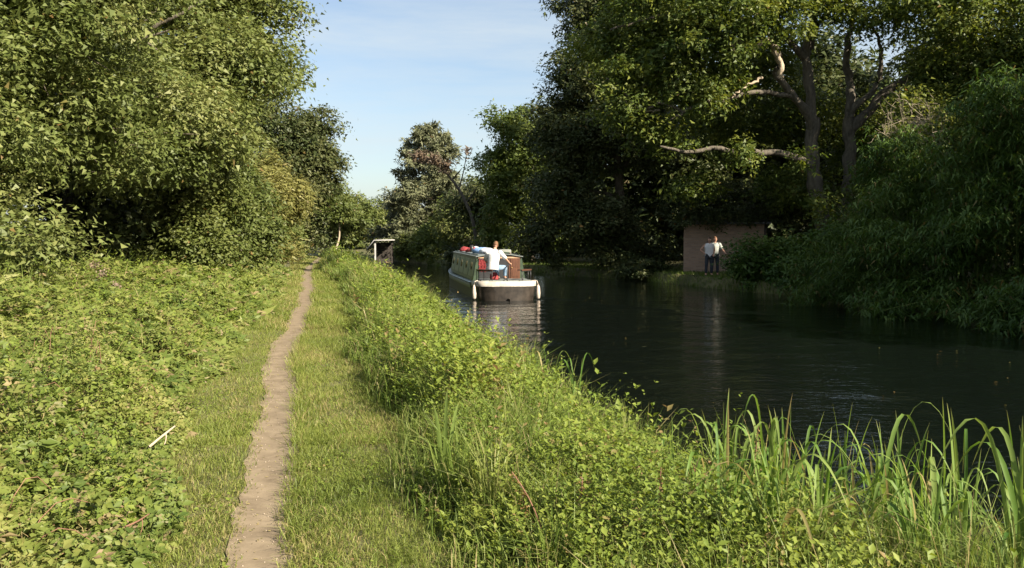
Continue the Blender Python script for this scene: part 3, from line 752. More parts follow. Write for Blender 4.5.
for i, (x, y, h) in enumerate(((-22, 30, 12), (-24, 20, 12), (-19, 40, 11), (-21, 52, 11), (-27, 40, 12))):
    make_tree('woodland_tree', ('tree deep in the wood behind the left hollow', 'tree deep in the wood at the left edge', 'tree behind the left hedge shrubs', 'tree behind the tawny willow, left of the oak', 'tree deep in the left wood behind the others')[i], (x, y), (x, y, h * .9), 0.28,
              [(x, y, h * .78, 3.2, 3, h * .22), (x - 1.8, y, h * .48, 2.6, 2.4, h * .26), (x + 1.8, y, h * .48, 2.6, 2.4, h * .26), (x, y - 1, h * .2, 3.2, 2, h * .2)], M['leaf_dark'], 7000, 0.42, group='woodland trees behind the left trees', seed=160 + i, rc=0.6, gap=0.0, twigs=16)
shrub('hedge_shrub', 'rounded green hedge shrub right of the dark hollow under the left trees', (-10.1, 27.0), [(-10.3, 26.6, 1.7, 1.3, 1.2, 1.5), (-9.7, 27.6, 2.5, 1.2, 1.3, 1.3), (-10.6, 28.0, 3.9, 1.4, 1.4, 1.3)], M['leaf_hedge'], 30000, 0.12, seed=4, rc=0.34, gap=0.2)
shrub('hedge_shrub', 'dark green hedge shrub between the hollow and the tawny willow', (-10.6, 31.5), [(-10.8, 31.0, 1.9, 1.3, 1.3, 1.7), (-10.1, 32.4, 2.6, 1.2, 1.3, 1.6), (-11.0, 32.0, 4.6, 1.5, 1.4, 1.4)], M['leaf_hedge'], 22000, 0.13, seed=5, rc=0.36, gap=0.2, mean=0.4)
shrub('hedge_shrub', 'tall mid-green hedge shrub on the near side of the tawny willow', (-15.0, 41), [(-14.6, 40.4, 1.9, 1.4, 1.4, 1.8), (-14.6, 42, 4.4, 1.5, 1.6, 1.6), (-16.0, 41, 5.6, 1.7, 1.6, 1.6)], M['leaf_hedge'], 26000, 0.15, seed=15, rc=0.36, gap=0.18, mean=0.55)
shrub('willow_shrub', 'tawny yellow-green willow shrub beside the path, rounded and tall', (-13.8, 48),
      [(-14.2, 47.6, 3.3, 1.7, 1.8, 2.8), (-13.5, 48.6, 2.5, 1.0, 1.4, 2.1), (-15.4, 47, 3.3, 1.6, 1.7, 2.8), (-14.0, 48, 5.3, 1.3, 1.3, 1.5), (-12.6, 48.4, 4.2, 0.95, 1.0, 1.2)], M['leaf_tawny'], 52000, 0.19, seed=6, rc=0.40, per=30, gap=0.08, asp=0.34, mean=0.55, flat=1.0)
shrub('hedge_shrub', 'low mid-green hedge shrub just past the tawny willow', (-17.4, 66), [(-17.3, 66, 1.8, 1.4, 1.4, 1.8), (-18.2, 67, 2.8, 1.6, 1.5, 2.2)], M['leaf_hedge'], 10000, 0.22, seed=7, rc=0.4)
make_tree('oak_tree', 'dark rounded oak rising behind the tawny willow shrub', (-19.0, 75), (-18.4, 75, 11.5), 0.3,
          [(-17.8, 75, 11.4, 2.3, 2.2, 2.1), (-16.7, 75.5, 8.6, 1.8, 2, 1.7), (-20, 75, 9.4, 2.7, 2.6, 2.4), (-18.0, 75.5, 6.3, 2.6, 2.4, 1.9), (-22, 74, 12, 2.9, 2.6, 2.6), (-19, 76, 3.4, 2.6, 2.4, 2.2)], M['leaf_dark'], 36000, 0.25, seed=8, rc=0.5, gap=0.18, mean=0.72)
make_tree('broadleaf_tree', 'mid-green broadleaf tree at the far end of the path, left of the boathouse', (-19.6, 92), (-19.6, 92, 7.5), 0.22,
          [(-19.4, 92, 6.0, 2.2, 2.0, 2.0), (-21.4, 92, 5.0, 2.4, 2.0, 2.3), (-17.7, 92.5, 4.0, 1.7, 1.8, 2.0), (-19.8, 93, 2.8, 2.6, 2, 1.8)], M['leaf_hedge'], 20000, 0.26, seed=9, rc=0.5, mean=0.6)
make_tree('sapling', 'thin pale-barked tree at the end of the path', (-15.95, 76), (-15.3, 76, 4.8), 0.13,
          [(-15.0, 76, 4.4, 1.2, 1.2, 0.9), (-16.4, 76, 4.6, 1.2, 1.2, 1.1)], M['leaf_hedge'], 3500, 0.2, seed=10, rc=0.4, bark='dead_wood', lowfrac=0.55)
for i, (px, Y, ty, w, lb) in enumerate(((366, 128, 197, 2.6, 'grey-green far tree above the boathouse roof'), (392, 140, 200, 3.0, 'dark far tree between the boathouse and the conifer'), (340, 135, 188, 3.4, 'far tree behind the end of the path'),
                                         (302, 118, 176, 3.6, 'far tree behind the oak on the left'), (470, 118, 178, 3.4, 'far tree between the conifer and the right bank trees'))):
    c = at(px, ty, Y); hgt = c.z
    make_tree('far_tree', lb, (c.x, Y), (c.x, Y, hgt * 0.85), 0.25, [(c.x, Y, hgt * 0.72, w, w, hgt * 0.28), (c.x - w * .7, Y + 1, hgt * 0.45, w * .9, w, hgt * .33), (c.x + w * .7, Y, hgt * 0.45, w * .9, w, hgt * .33), (c.x, Y - 1, 1.6, w * 1.3, w * .7, 1.7)],
              M['leaf_hedge'], 9000, 0.36, group='far trees closing the view', seed=20 + i, rc=0.6, mean=0.62)

# --- conifer: tiers of drooping boughs
def conifer(label, base, H, R, seed, n_leaf):
    x, y = base; z0 = float(ground_z(x, y)) - 0.1
    root = empty('conifer_tree', (x, y, z0), 0, label, 'conifer')
    r = np.random.default_rng(seed); paths = [(np.array([(0, 0, 0), (0.15, 0, H * .4), (0.0, 0, H * .97)]), np.array([0.3, 0.2, 0.03]))]
    lob = []
    for i in range(62):
        t = 0.05 + 0.93 * (i + r.random()) / 62
        a = i * 2.4 + r.normal(0, .3)
        prof = (1 - t) ** 0.62 * (0.75 + 0.5 * r.random()) * (0.85 + 0.15 * math.sin(t * 17))
        ln = R * prof * (1.05 if t > 0.12 else 0.8) + 0.35
        e = np.array((math.cos(a) * ln, math.sin(a) * ln, H * t - 0.10 * ln + 0.25 * ln * t)); s0 = np.array((0, 0, H * t))
        paths.append((bezier(s0, (s0 + e) / 2 + (0, 0, 0.15 * ln), e, 6), np.linspace(0.06 * (1 - t) + 0.02, 0.01, 6)))
        for f, q in ((0.55, 0.36), (0.9, 0.30)):
            c = s0 + (e - s0) * f + np.array((x, y, z0))
            lob.append((c[0], c[1], c[2], 0.25 + q * ln * .62, 0.25 + q * ln * .62, 0.22 + 0.13 * ln))
    crown_mesh('crown', lob, n_leaf, 0.26, M['leaf_conifer'], root, seed=seed, rc=0.22, per=22, gap=0.02, asp=0.42, droop=0.35, mean=0.5, core=0.8, origin=np.array((x, y, z0)))
    tubes('trunk', paths, M['bark'], root, sides=6)
c = at(430, 240, 82)
conifer('tall grey-green conifer standing alone at the canal bend', (c.x, 82), 12.9, 5.6, 31, 60000)

# --- leaning, half-dead tree in front of the conifer
c = at(480, 244, 60); z0 = float(ground_z(c.x, 60)) - 0.1
root = empty('leaning_tree', (c.x, 60, z0), 0, 'bare leaning trunk with brown dying leaves crossing the conifer', 'dead tree')
org = np.array((c.x, 60, z0))
pts = [(c.x, 60, z0)] + [tuple(at(a, b, 60 + k * .3)) for k, (a, b) in enumerate(((473, 222), (466, 203), (458, 188), (447, 174), (434, 163), (420, 157), (408, 153)))]
tr = spline(pts, 22)
pp = [(tr - org, np.linspace(0.15, 0.03, 22))]
for a0, b0, a1, b1 in ((459, 189, 467, 148), (447, 174, 436, 150), (452, 180, 462, 168), (434, 163, 424, 170), (466, 203, 478, 186), (440, 168, 428, 150)):
    p0, p2 = np.array(at(a0, b0, 61)), np.array(at(a1, b1, 60.5)); pp.append((bezier(p0, (p0 + p2) / 2 + (0.2, 0, .2), p2, 7) - org, np.linspace(0.06, 0.015, 7)))
tubes('trunk', pp, M['bark_oak'], root, sides=6)
lob = [(*at(432, 160, 60.5), .55, .5, .4), (*at(420, 155, 60.8), .6, .5, .4), (*at(445, 166, 60.8), .5, .5, .4), (*at(467, 152, 60.5), .25, .25, .6)]
crown_mesh('crown', lob, 1000, 0.16, M['leaf_brown'], root, seed=33, rc=0.2, per=16, origin=org)

# --- shrubs at the bend, on the far side of the water
for i, (px, py_, Y, rr, mt, lb) in enumerate(((418, 243, 77, 1.3, 'leaf_hedge', 'low bright shrub at the foot of the conifer'), (441, 238, 74, 1.7, 'leaf_fresh', 'light green rounded shrub right of the conifer foot'), (462, 222, 70, 2.2, 'leaf_hedge', 'olive shrub under the leaning trunk'),
                                              (478, 205, 64, 2.1, 'leaf_dark', 'dark shrub left of the light tree on the right bank'), (402, 247, 86, 1.3, 'leaf_dark', 'small dark shrub at the bend left of the conifer'))):
    c = at(px, py_, Y)
    shrub('waterside_shrub', lb, (c.x, Y), [(c.x, Y, max(c.z, 1.0), rr, rr, rr * .9), (c.x - rr * .6, Y - .5, 0.7, rr * .8, rr * .7, .8), (c.x + rr * .7, Y - .3, 0.8, rr * .8, rr * .7, .9)], M[mt], 8000, 0.2, seed=40 + i, rc=0.32, mean=0.6)

# --- right bank, mostly in its own shade
make_tree('broadleaf_tree', 'light green tree at the left end of the right bank, in front of open sky', (1.4, 57), (0.9, 57, 9.5), 0.2,
          [(0.2, 57, 9.2, 1.7, 1.8, 1.5), (-0.6, 56.5, 6.6, 1.5, 1.7, 1.6), (1.6, 57, 7.6, 2.0, 2.0, 1.9), (0.2, 56.5, 4.0, 2.0, 1.8, 1.7), (2.0, 57, 2.6, 2.2, 1.8, 2.0), (-0.8, 56, 1.9, 1.2, 1.1, 1.5)], M['leaf_fresh'], 38000, 0.17, seed=50, rc=0.42, gap=0.2, mean=0.5)
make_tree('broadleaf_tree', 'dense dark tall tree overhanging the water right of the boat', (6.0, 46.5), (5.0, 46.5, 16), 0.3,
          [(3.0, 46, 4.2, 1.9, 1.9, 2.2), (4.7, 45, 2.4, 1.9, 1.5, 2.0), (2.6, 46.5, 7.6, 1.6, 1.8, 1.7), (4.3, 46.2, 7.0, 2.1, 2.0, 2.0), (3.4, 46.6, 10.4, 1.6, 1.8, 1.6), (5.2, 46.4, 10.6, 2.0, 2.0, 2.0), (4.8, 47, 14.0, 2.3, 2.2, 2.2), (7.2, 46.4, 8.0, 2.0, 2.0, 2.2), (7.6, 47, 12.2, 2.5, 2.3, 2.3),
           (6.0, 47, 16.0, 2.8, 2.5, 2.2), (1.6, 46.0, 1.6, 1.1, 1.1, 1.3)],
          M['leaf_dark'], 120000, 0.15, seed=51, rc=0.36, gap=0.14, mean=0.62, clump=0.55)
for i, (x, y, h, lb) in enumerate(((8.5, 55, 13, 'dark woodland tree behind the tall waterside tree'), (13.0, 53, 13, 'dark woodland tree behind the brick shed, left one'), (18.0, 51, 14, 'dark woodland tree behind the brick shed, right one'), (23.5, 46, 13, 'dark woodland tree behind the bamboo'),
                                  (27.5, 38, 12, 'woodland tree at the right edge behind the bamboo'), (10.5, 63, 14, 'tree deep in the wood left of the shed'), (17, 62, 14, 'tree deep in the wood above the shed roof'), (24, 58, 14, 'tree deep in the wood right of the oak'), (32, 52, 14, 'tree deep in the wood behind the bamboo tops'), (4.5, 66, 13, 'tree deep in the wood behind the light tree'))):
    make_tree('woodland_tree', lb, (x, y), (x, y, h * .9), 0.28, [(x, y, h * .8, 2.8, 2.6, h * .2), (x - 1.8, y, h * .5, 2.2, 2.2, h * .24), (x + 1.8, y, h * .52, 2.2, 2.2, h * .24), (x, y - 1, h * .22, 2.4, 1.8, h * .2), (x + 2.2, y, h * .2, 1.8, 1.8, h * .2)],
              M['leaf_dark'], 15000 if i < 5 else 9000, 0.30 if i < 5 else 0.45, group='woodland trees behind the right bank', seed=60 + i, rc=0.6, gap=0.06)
for i, (x, y, h) in enumerate(((23.5, 9, 13), (24, 17, 14), (22.5, 24.5, 14), (30, 13, 15), (31, 24, 15), (25.5, 31, 14))):  # unseen trees inland, added to shade the bamboo and the right bank
    make_tree('woodland_tree', 'tall unseen tree added inland on the right to cast shade, beyond the picture edge', (x, y), (x, y, h * .9), 0.3, [(x, y, h * .78, 3.4, 3.4, h * .22), (x - 1.6, y + 1, h * .5, 2.9, 2.9, h * .24), (x + 1.8, y - 1, h * .45, 2.9, 2.9, h * .24), (x, y, h * .2, 2.9, 2.9, h * .2)],
              M['leaf_dark'], 9000, 0.55, gap=0.0, group='unseen shade trees added beyond the picture edge', seed=70 + i, rc=0.7, twigs=12)

# --- the big two-stemmed oak, each limb a part
ob = at(832, 252, 37); oz = float(ground_z(ob.x, 37)) - 0.15
root = empty('oak_tree', (ob.x, 37, oz), 0, 'great spreading oak with twisted bare limbs above the brick shed', 'tree')
org = np.array((ob.x, 37, oz))
def limb(pts, r0, r1, mat='bark_oak', name='limb', n=22, dep=37.0):
    P3 = [tuple(at(q[0], q[1], dep + (q[2] if len(q) > 2 else 0))) for q in pts]
    q = spline(P3, n); q[1:-1] += np.random.default_rng(int(pts[0][0] * 7 + pts[-1][1] * 3 + 9000)).normal(0, 0.035, (n - 2, 3))
    return tubes(name, [(q - org, np.linspace(r0, r1, n) * (1 + 0.10 * np.sin(np.arange(n) * 1.7)))], M[mat], root, sides=9)
limb([(832, 262), (826, 235), (820, 205), (814, 180), (812, 150), (814, 118)], 0.42, 0.26, name='trunk')
limb([(834, 262, .4), (842, 230, .5), (847, 195, .6), (850, 160, .6), (848, 118, .6)], 0.36, 0.24, name='trunk')
limb([(813, 132), (806, 112, -.4), (790, 92, -.9), (778, 74, -1.3), (780, 56, -1.5), (772, 42, -1.7)], 0.20, 0.09)
dl = limb([(781, 78, -1.3), (779, 60, -1.5), (774, 46, -1.8), (768, 40, -2.0), (757, 46, -2.2), (752, 50, -2.3)], 0.13, 0.10, 'dead_wood')
dl['label'] = 'pale broken dead limb stripped of bark'
limb([(745, 44, -2.4), (738, 42, -2.4), (733, 48, -2.4), (731, 54, -2.5)], 0.11, 0.08, 'dead_wood')
limb([(752, 48, -2.2), (745, 44, -2.4), (725, 56, -2.2), (700, 62, -2.0), (676, 70, -1.8)], 0.09, 0.04)
limb([(813, 135), (809, 80), (806, 50), (814, 20), (818, -20), (812, -60)], 0.24, 0.10)
limb([(806, 58), (820, 22, .3), (836, 4, .5), (850, -30, .6)], 0.12, 0.06)
limb([(848, 125, .6), (856, 106, .3), (872, 92, .1), (881, 68, -.2), (880, 45, -.4), (872, 20, -.4)], 0.16, 0.05)
limb([(848, 135, .6), (850, 90, .9), (846, 60, 1), (852, 10, 1.2), (848, -40, 1.2)], 0.22, 0.09)
limb([(850, 130, .6), (878, 100, .6), (912, 74, .3), (938, 52, 0), (962, 30, -.3), (975, -5, -.4)], 0.24, 0.07)
limb([(912, 74, .3), (934, 68, .2), (962, 62, 0), (990, 48, 0)], 0.10, 0.03)
limb([(816, 168), (796, 158, -.4), (770, 152, -.8), (742, 154, -1.2), (712, 148, -1.6), (684, 152, -2), (660, 146, -2.2)], 0.19, 0.05)
limb([(796, 98, -.7), (760, 92, -1.2), (726, 100, -1.6), (700, 104, -2), (684, 112, -2.2), (670, 120, -2.2)], 0.12, 0.035)
limb([(762, 78, -1.4), (750, 84, -1.6), (738, 92, -1.8), (732, 98, -1.8)], 0.06, 0.025, 'dead_wood')
limb([(660, 110, -1.5), (640, 112, -1.6), (625, 102, -1.7), (616, 98, -1.8)], 0.05, 0.015, 'twig_grey')
limb([(684, 112, -2.0), (664, 104, -1.8), (640, 108, -1.7), (622, 90, -1.6), (606, 78, -1.5)], 0.06, 0.02)
limb([(806, 60), (770, 20, -.6), (730, 6, -1), (690, 12, -1.4), (650, 18, -1.6), (610, 30, -1.4)], 0.14, 0.04)
OAK = [(622, 88, 36, 1.4), (655, 66, 35.6, 1.5), (690, 92, 35.2, 1.1), (700, 48, 35, 1.7), (735, 18, 34.6, 1.9), (780, 2, 35, 1.5), (655, 22, 36.6, 1.9), (612, 46, 38, 1.6), (668, 140, 35.4, 0.9), (640, 128, 36.2, 0.9), (842, 8, 36, 1.3), (900, 10, 36, 1.3),
       (955, 30, 36.5, 1.3), (700, -40, 36, 3.0), (790, -60, 36, 3.2), (880, -60, 37, 3.2), (960, -50, 38, 3.0), (800, 110, 41, 2.2), (870, 150, 41.5, 2.4), (720, 120, 42, 2.0), (920, 110, 41, 2.2), (760, 60, 42, 2.2), (790, 190, 41, 1.5), (745, 150, 35, 0.55), (860, 185, 36.5, 0.8), (724, 76, 35.4, 0.8), (700, 181, 39, 0.8), (768, 181, 39, 0.8), (800, 198, 38, 0.8800000000000001), (678, 191, 40, 0.8), (934, 112, 34.6, 1.4), (940, -8, 33.5, 1.6), (985, 0, 33.5, 1.4), (814, 205, 35.4, .55), (842, 218, 35.4, .6), (800, 165, 35, .4)]
lob = [(*at(a, b, Y), r_ * 1.05, r_ * 1.05, r_ * .85) for a, b, Y, r_ in OAK]
crown_mesh('crown', lob, 165000, 0.135, M['leaf_oak'], root, seed=80, rc=0.30, per=30, gap=0.22, asp=0.62, mean=0.54, origin=org, clump=0.48)

# --- a lit tree crown right of the oak
make_tree('broadleaf_tree', 'olive tree catching the sun above the bamboo', (18.8, 35), (18.6, 35, 8.6), 0.22,
          [(*at(968, 92, 34), 1.7, 1.7, 1.4), (*at(1005, 60, 34.5), 1.8, 1.8, 1.5), (*at(935, 70, 35), 1.3, 1.4, 1.1), (*at(1030, 20, 35), 2.0, 2.0, 1.6), (*at(1000, 125, 34), 2.0, 1.6, 1.4), (*at(950, 150, 34), 2.2, 1.6, 1.6), (*at(1060, 80, 34), 2.2, 2, 1.8)],
          M['leaf_oak'], 30000, 0.14, seed=90, rc=0.4, gap=0.2, mean=0.5)

# --- pale dead shrub: a tangle of bare twigs
def dead_shrub():
    c = at(915, 215, 27); z0 = float(ground_z(c.x, 27))
    root = empty('dead_shrub', (c.x, 27, z0), 0, 'pale bare dead shrub, a tangle of twigs caught by sun above the bamboo', 'dead shrub')
    org = np.array((c.x, 27, z0)); r = np.random.default_rng(91)
    stem = spline([(c.x, 27, z0), tuple(at(912, 185, 27)), tuple(at(906, 155, 26.8)), tuple(at(916, 124, 26.6))], 12)
    tubes('stem', [(stem - org, np.linspace(0.09, 0.05, 12))], M['bark_oak'], root)
    pp = []
    for i in range(70):
        a = r.uniform(874, 962); b = 138 - 42 * math.sin((a - 874) / 88 * PI) * r.uniform(0.1, 1.0) + r.normal(0, 9)
        e = np.array(at(a, b, 26.6 + r.normal(0, .5))); s0 = stem[r.integers(4, 12)] + r.normal(0, .25, 3)
        mid = (s0 + e) / 2 + r.normal(0, .38, 3)
        w = bezier(s0, mid, e, 7); w[1:] += r.normal(0, 0.04, (6, 3))
        pp.append((w - org, np.linspace(0.012, 0.005, 7)))
        for k in range(2):
            s1 = w[r.integers(3, 7)]; e1 = s1 + r.normal(0, .25, 3)
            pp.append((bezier(s1, (s1 + e1) / 2 + r.normal(0, .08, 3), e1, 4) - org, np.linspace(0.010, 0.004, 4)))
    tw_ = tubes('twigs', pp, M['twig_grey'], root, sides=4); tw_['kind'] = 'stuff'
    crown_mesh('foliage', [(*at(900, 130, 26.8), .9, .6, .5), (*at(940, 118, 26.8), .9, .6, .6), (*at(915, 100, 27), .6, .5, .4)], 1500, 0.09, M['leaf_oak'], root, seed=92, rc=0.2, per=16, origin=org, mean=.8)
dead_shrub()

# --- bamboo: arching culms, narrow leaves in hanging tufts
def bamboo(label, spots, seed, nleaf, base):
    x0, y0 = base; z0 = float(ground_z(x0, y0))
    root = empty('bamboo_clump', (x0, y0, z0), 0, label, 'bamboo'); org = np.array((x0, y0, z0))
    r = np.random.default_rng(seed)
    tips = []
    for i, (bx, by, tx, ty, tz) in enumerate(spots):
        s0 = np.array((bx, by, float(ground_z(bx, by)) - .05)); e = np.array((tx, ty, tz))
        mid = np.array((bx + (tx - bx) * .25, by + (ty - by) * .25, tz * 1.25 + 0.6))
        w = bezier(s0, mid, e, 14)
        tubes('culm', [(w - org, np.linspace(0.022, 0.006, 14))], M['stem_green'], root, sides=5)
        tips.append(w)
    W = np.array(tips)
    k = nleaf // 14
    ci = r.integers(0, len(W), k); ti = 0.22 + 0.78 * r.random(k) ** 0.75
    f = ti * 12.999; i0 = f.astype(int); fr = (f - i0)[:, None]
    C = W[ci, i0] * (1 - fr) + W[ci, np.minimum(i0 + 1, 13)] * fr
    C = C + r.normal(0, 0.30, (k, 3)) * [[1, 1, .8]]
    n_ = k * 14; cc = np.repeat(np.arange(k), 14)
    a = r.uniform(0, 2 * PI, n_)
    D = np.stack((np.cos(a), np.sin(a), r.uniform(-1.6, 0.15, n_)), 1)
    P = C[cc] + D * 0.04 + r.normal(0, 0.10, (n_, 3)) * [[1, 1, .7]]
    N = np.stack((np.cos(a) * .6, np.sin(a) * .6, np.full(n_, 0.7)), 1) + r.normal(0, .3, (n_, 3))
    L = 0.19 * np.exp(r.normal(0, .22, n_))
    t = np.clip(0.45 + 0.2 * wob(C, 0.8, seed)[cc] + 0.1 * r.normal(size=k)[cc] + r.normal(0, .13, n_), 0, 1)
    ok = (P[:, 2] > WATER + 0.04) & (P[:, 2] > ground_z(P[:, 0], P[:, 1]) + 0.02)
    leaf_soup('foliage', (P - org)[ok], N[ok], D[ok], L[ok], L[ok] * 0.19, np.stack((t, (r.random(n_) < .04) * .7, r.random(n_)), 1)[ok], M['leaf_bamboo'], root, fold=0.1, tri=True)['kind'] = 'stuff'
    return root
r = np.random.default_rng(95)
def spots(nn, xa, xb, hmin, hmax, reach):
    out = []
    for i in range(nn):
        y = r.uniform(xa, xb); bx = float(eR(y)) + r.uniform(0.15, 3.2)
        a = r.uniform(0, 2 * PI); q = r.uniform(0.4, 1.0) * reach
        dx = math.cos(a) * q - 1.1; tx = bx + dx
        tz = r.uniform(hmin, hmax) * (1.0 - 0.85 * max(0, (float(eR(y)) + 0.7 - tx) / 1.6))
        out.append((bx, y, tx, y + math.sin(a) * q - 0.4, max(-0.1, tz)))
    return out
bamboo('dense dark green bamboo hanging over the water at the right edge', spots(74, 14.0, 22.0, 0.8, 6.3, 2.1), 96, 64000, (13.4, 18.5))
bamboo('dark bamboo thicket between the right-edge clump and the brick shed', spots(60, 20.5, 27.2, 1.0, 5.0, 1.8), 97, 56000, (12.2, 25.5))

# --- low shrubs along the right waterside
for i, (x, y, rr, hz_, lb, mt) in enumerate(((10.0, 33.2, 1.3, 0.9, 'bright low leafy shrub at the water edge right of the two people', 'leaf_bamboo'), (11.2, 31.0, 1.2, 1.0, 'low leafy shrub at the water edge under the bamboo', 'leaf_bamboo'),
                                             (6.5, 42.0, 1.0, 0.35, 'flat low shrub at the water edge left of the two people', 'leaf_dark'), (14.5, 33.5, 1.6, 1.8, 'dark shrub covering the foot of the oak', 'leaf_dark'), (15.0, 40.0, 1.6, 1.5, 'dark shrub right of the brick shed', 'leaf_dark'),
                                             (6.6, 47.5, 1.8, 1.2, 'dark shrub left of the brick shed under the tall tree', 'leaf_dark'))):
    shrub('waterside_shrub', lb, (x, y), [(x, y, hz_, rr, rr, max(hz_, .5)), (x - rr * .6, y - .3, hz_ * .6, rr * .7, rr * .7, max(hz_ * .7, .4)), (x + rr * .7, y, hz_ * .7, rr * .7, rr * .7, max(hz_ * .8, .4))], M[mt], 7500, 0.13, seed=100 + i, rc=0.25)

# ------------------------------------------------------------------ materials of built things
M['hull_black'] = paint('hull_black', (0.035, 0.028, 0.022), 0.45, 0.3)
M['white_paint'] = paint('white_paint', (0.44, 0.40, 0.34), 0.5, 0.2)
M['green_dark'] = paint('green_dark', (0.045, 0.068, 0.042), 0.35, 0.15)
M['green_pale'] = paint('green_pale', (0.17, 0.21, 0.14), 0.35, 0.12)
M['blue_grey'] = paint('blue_grey', (0.36, 0.46, 0.52), 0.4, 0.1)
M['roof_grey'] = paint('roof_grey', (0.16, 0.18, 0.17), 0.55, 0.2)
M['mahogany'] = noise_mat('mahogany', (0.060, 0.026, 0.014), (0.125, 0.052, 0.028), scale=4, rough=0.35, bump=0.1, stretch=(6, 6, 1), spec=0.5)
M['pale_wood'] = noise_mat('pale_wood', (0.34, 0.20, 0.12), (0.50, 0.32, 0.20), scale=6, rough=0.5, bump=0.1, stretch=(4, 4, 1))
M['black_metal'] = paint('black_metal', (0.03, 0.03, 0.032), 0.4, 0.2)
M['brass'] = noise_mat('brass', (0.50, 0.34, 0.12), (0.66, 0.48, 0.2), scale=8, rough=0.25, bump=0.03, metal=1.0)
M['rope_white'] = noise_mat('rope_white', (0.38, 0.31, 0.25), (0.56, 0.48, 0.40), scale=30, rough=0.9, bump=0.5, stretch=(1, 1, 3))
M['glass_dark'] = paint('glass_dark', (0.02, 0.025, 0.028), 0.06, 0.1, spec=0.8)
M['red_cloth'] = noise_mat('red_cloth', (0.17, 0.022, 0.026), (0.28, 0.045, 0.045), scale=9, bump=0.5, bump_dist=0.03)
M['blue_cloth'] = noise_mat('blue_cloth', (0.12, 0.22, 0.42), (0.24, 0.37, 0.58), scale=7, bump=0.6, bump_dist=0.03)
M['pale_cloth'] = noise_mat('pale_cloth', (0.42, 0.45, 0.50), (0.62, 0.64, 0.68), scale=7, bump=0.6, bump_dist=0.03)
M['grey_box'] = paint('grey_box', (0.24, 0.25, 0.22), 0.6, 0.2)

# ------------------------------------------------------------------ narrowboat (stern at its origin, bow along +y, z from the water)
boat = empty('narrowboat', (BOAT_X, BOAT_Y, WATER), BOAT_RZ, 'green narrowboat with white stern band moving away along the canal', 'boat')
LEN = 12.4
def halfw(y):
    if y < 1.0: return 1.03 * (1 - 0.50 * (1 - y) ** 6)
    if y > 9.6: return max(0.03, 1.03 * (1 - ((y - 9.6) / (LEN - 9.6)) ** 2.0))
    return 1.03
def sheer(y): return 0.64 - 0.06 * sstep(0.6, 2.2, y) + 0.30 * sstep(8.5, LEN, y)
st = [0, .015, .03, .06, .1, .15, .2, .27, .35, .45, .55, .7, .85, 1.1, 1.6, 2.2, 3.5, 5, 6.5, 8, 9, 9.8, 10.4, 11, 11.5, 11.9, 12.2, LEN]
def shell(name, zlo, zhi, inset, mat, ys_=st, cap=None):
    """strip of hull side between two heights, closed round the stern"""
    bm = bmesh.new(); L, R = [], []
    for y in ys_:
        w0, w1 = halfw(y) - inset(y, 0), halfw(y) - inset(y, 1)
        zl, zh = zlo(y), zhi(y)
        L.append((bm.verts.new((-w0, y, zl)), bm.verts.new((-w1, y, zh)))); R.append((bm.verts.new((w0, y, zl)), bm.verts.new((w1, y, zh))))
    for S in (L, R):
        for a, b in zip(S[:-1], S[1:]): bm.faces.new((a[0], b[0], b[1], a[1]))
    bm.faces.new((L[0][0], L[0][1], R[0][1], R[0][0])); bm.faces.new((L[-1][0], R[-1][0], R[-1][1], L[-1][1]))
    if cap == 'top':
        for (a, b), (c, d) in zip(zip(L[:-1], L[1:]), zip(R[:-1], R[1:])): bm.faces.new((a[1], b[1], d[1], c[1]))
    o = bm_obj(name, bm, mat, boat)
    o.data.polygons.foreach_set('use_smooth', [abs(f.normal.z) < .5 for f in o.data.polygons])
    return o
shell('hull', lambda y: -0.35, lambda y: sheer(y) - 0.165, lambda y, t: (0.16 if t == 0 else 0.03) * (1 - sstep(0, 1.4, y)) + 0.012, M['hull_black'])
shell('stern_band', lambda y: sheer(y) - 0.17, sheer, lambda y, t: 0.0, M['white_paint'], [y for y in st if y < 1.61], cap='top')
shell('gunwale', lambda y: sheer(y) - 0.245, lambda y: sheer(y) - 0.004, lambda y, t: 0.004, M['green_dark'], [y for y in st if y > 1.59], cap='top')
for sx in (-1, 1):
    bm = bmesh.new()
    bm_tube(bm, [(sx * (halfw(y) + 0.012), y, sheer(y) - 0.05) for y in st if 1.6 <= y < 11], 0.018, 6); bm_obj('rubbing_strake', bm, M['blue_grey'], boat, True)
box_obj('stern_deck', (0, 0.95, 0.652), (1.7, 1.25, 0.02), M['roof_grey'], boat)

# cabin
C0, C1 = 1.95, 10.0
WB, WT, ZB, ZT, ZC = 0.93, 0.80, 0.575, 1.40, 1.50
bm = bmesh.new()
sec = [(-WB, ZB), (-WT, ZT), (-WT * .5, ZC - .03), (0, ZC), (WT * .5, ZC - .03), (WT, ZT), (WB, ZB)]
A = [bm.verts.new((x, C0, z)) for x, z in sec]; B = [bm.verts.new((x, C1, z + 0.05)) for x, z in sec]
for i in range(6): bm.faces.new((A[i], A[i + 1], B[i + 1], B[i]))
bm.faces.new(A); bm.faces.new(B[::-1])
cabin = bm_obj('cabin', bm, M['green_dark'], boat)
bm = bmesh.new()
sec2 = [(-WT - .035, ZT + .004), (-WT * .5, ZC - .022), (0, ZC + .008), (WT * .5, ZC - .022), (WT + .035, ZT + .004)]
rows = []
for y, dz in ((C0 - .08, 0), (C1 + .05, .05)):
    rows.append([bm.verts.new((x, y, z + dz)) for x, z in sec2] + [bm.verts.new((x, y, z + dz + 0.03)) for x, z in sec2[::-1]])
for i in range(10): bm.faces.new((rows[0][i], rows[0][(i + 1) % 10], rows[1][(i + 1) % 10], rows[1][i]))
bm.faces.new(rows[0]); bm.faces.new(rows[1][::-1])
bm_obj('roof', bm, M['roof_grey'], boat)
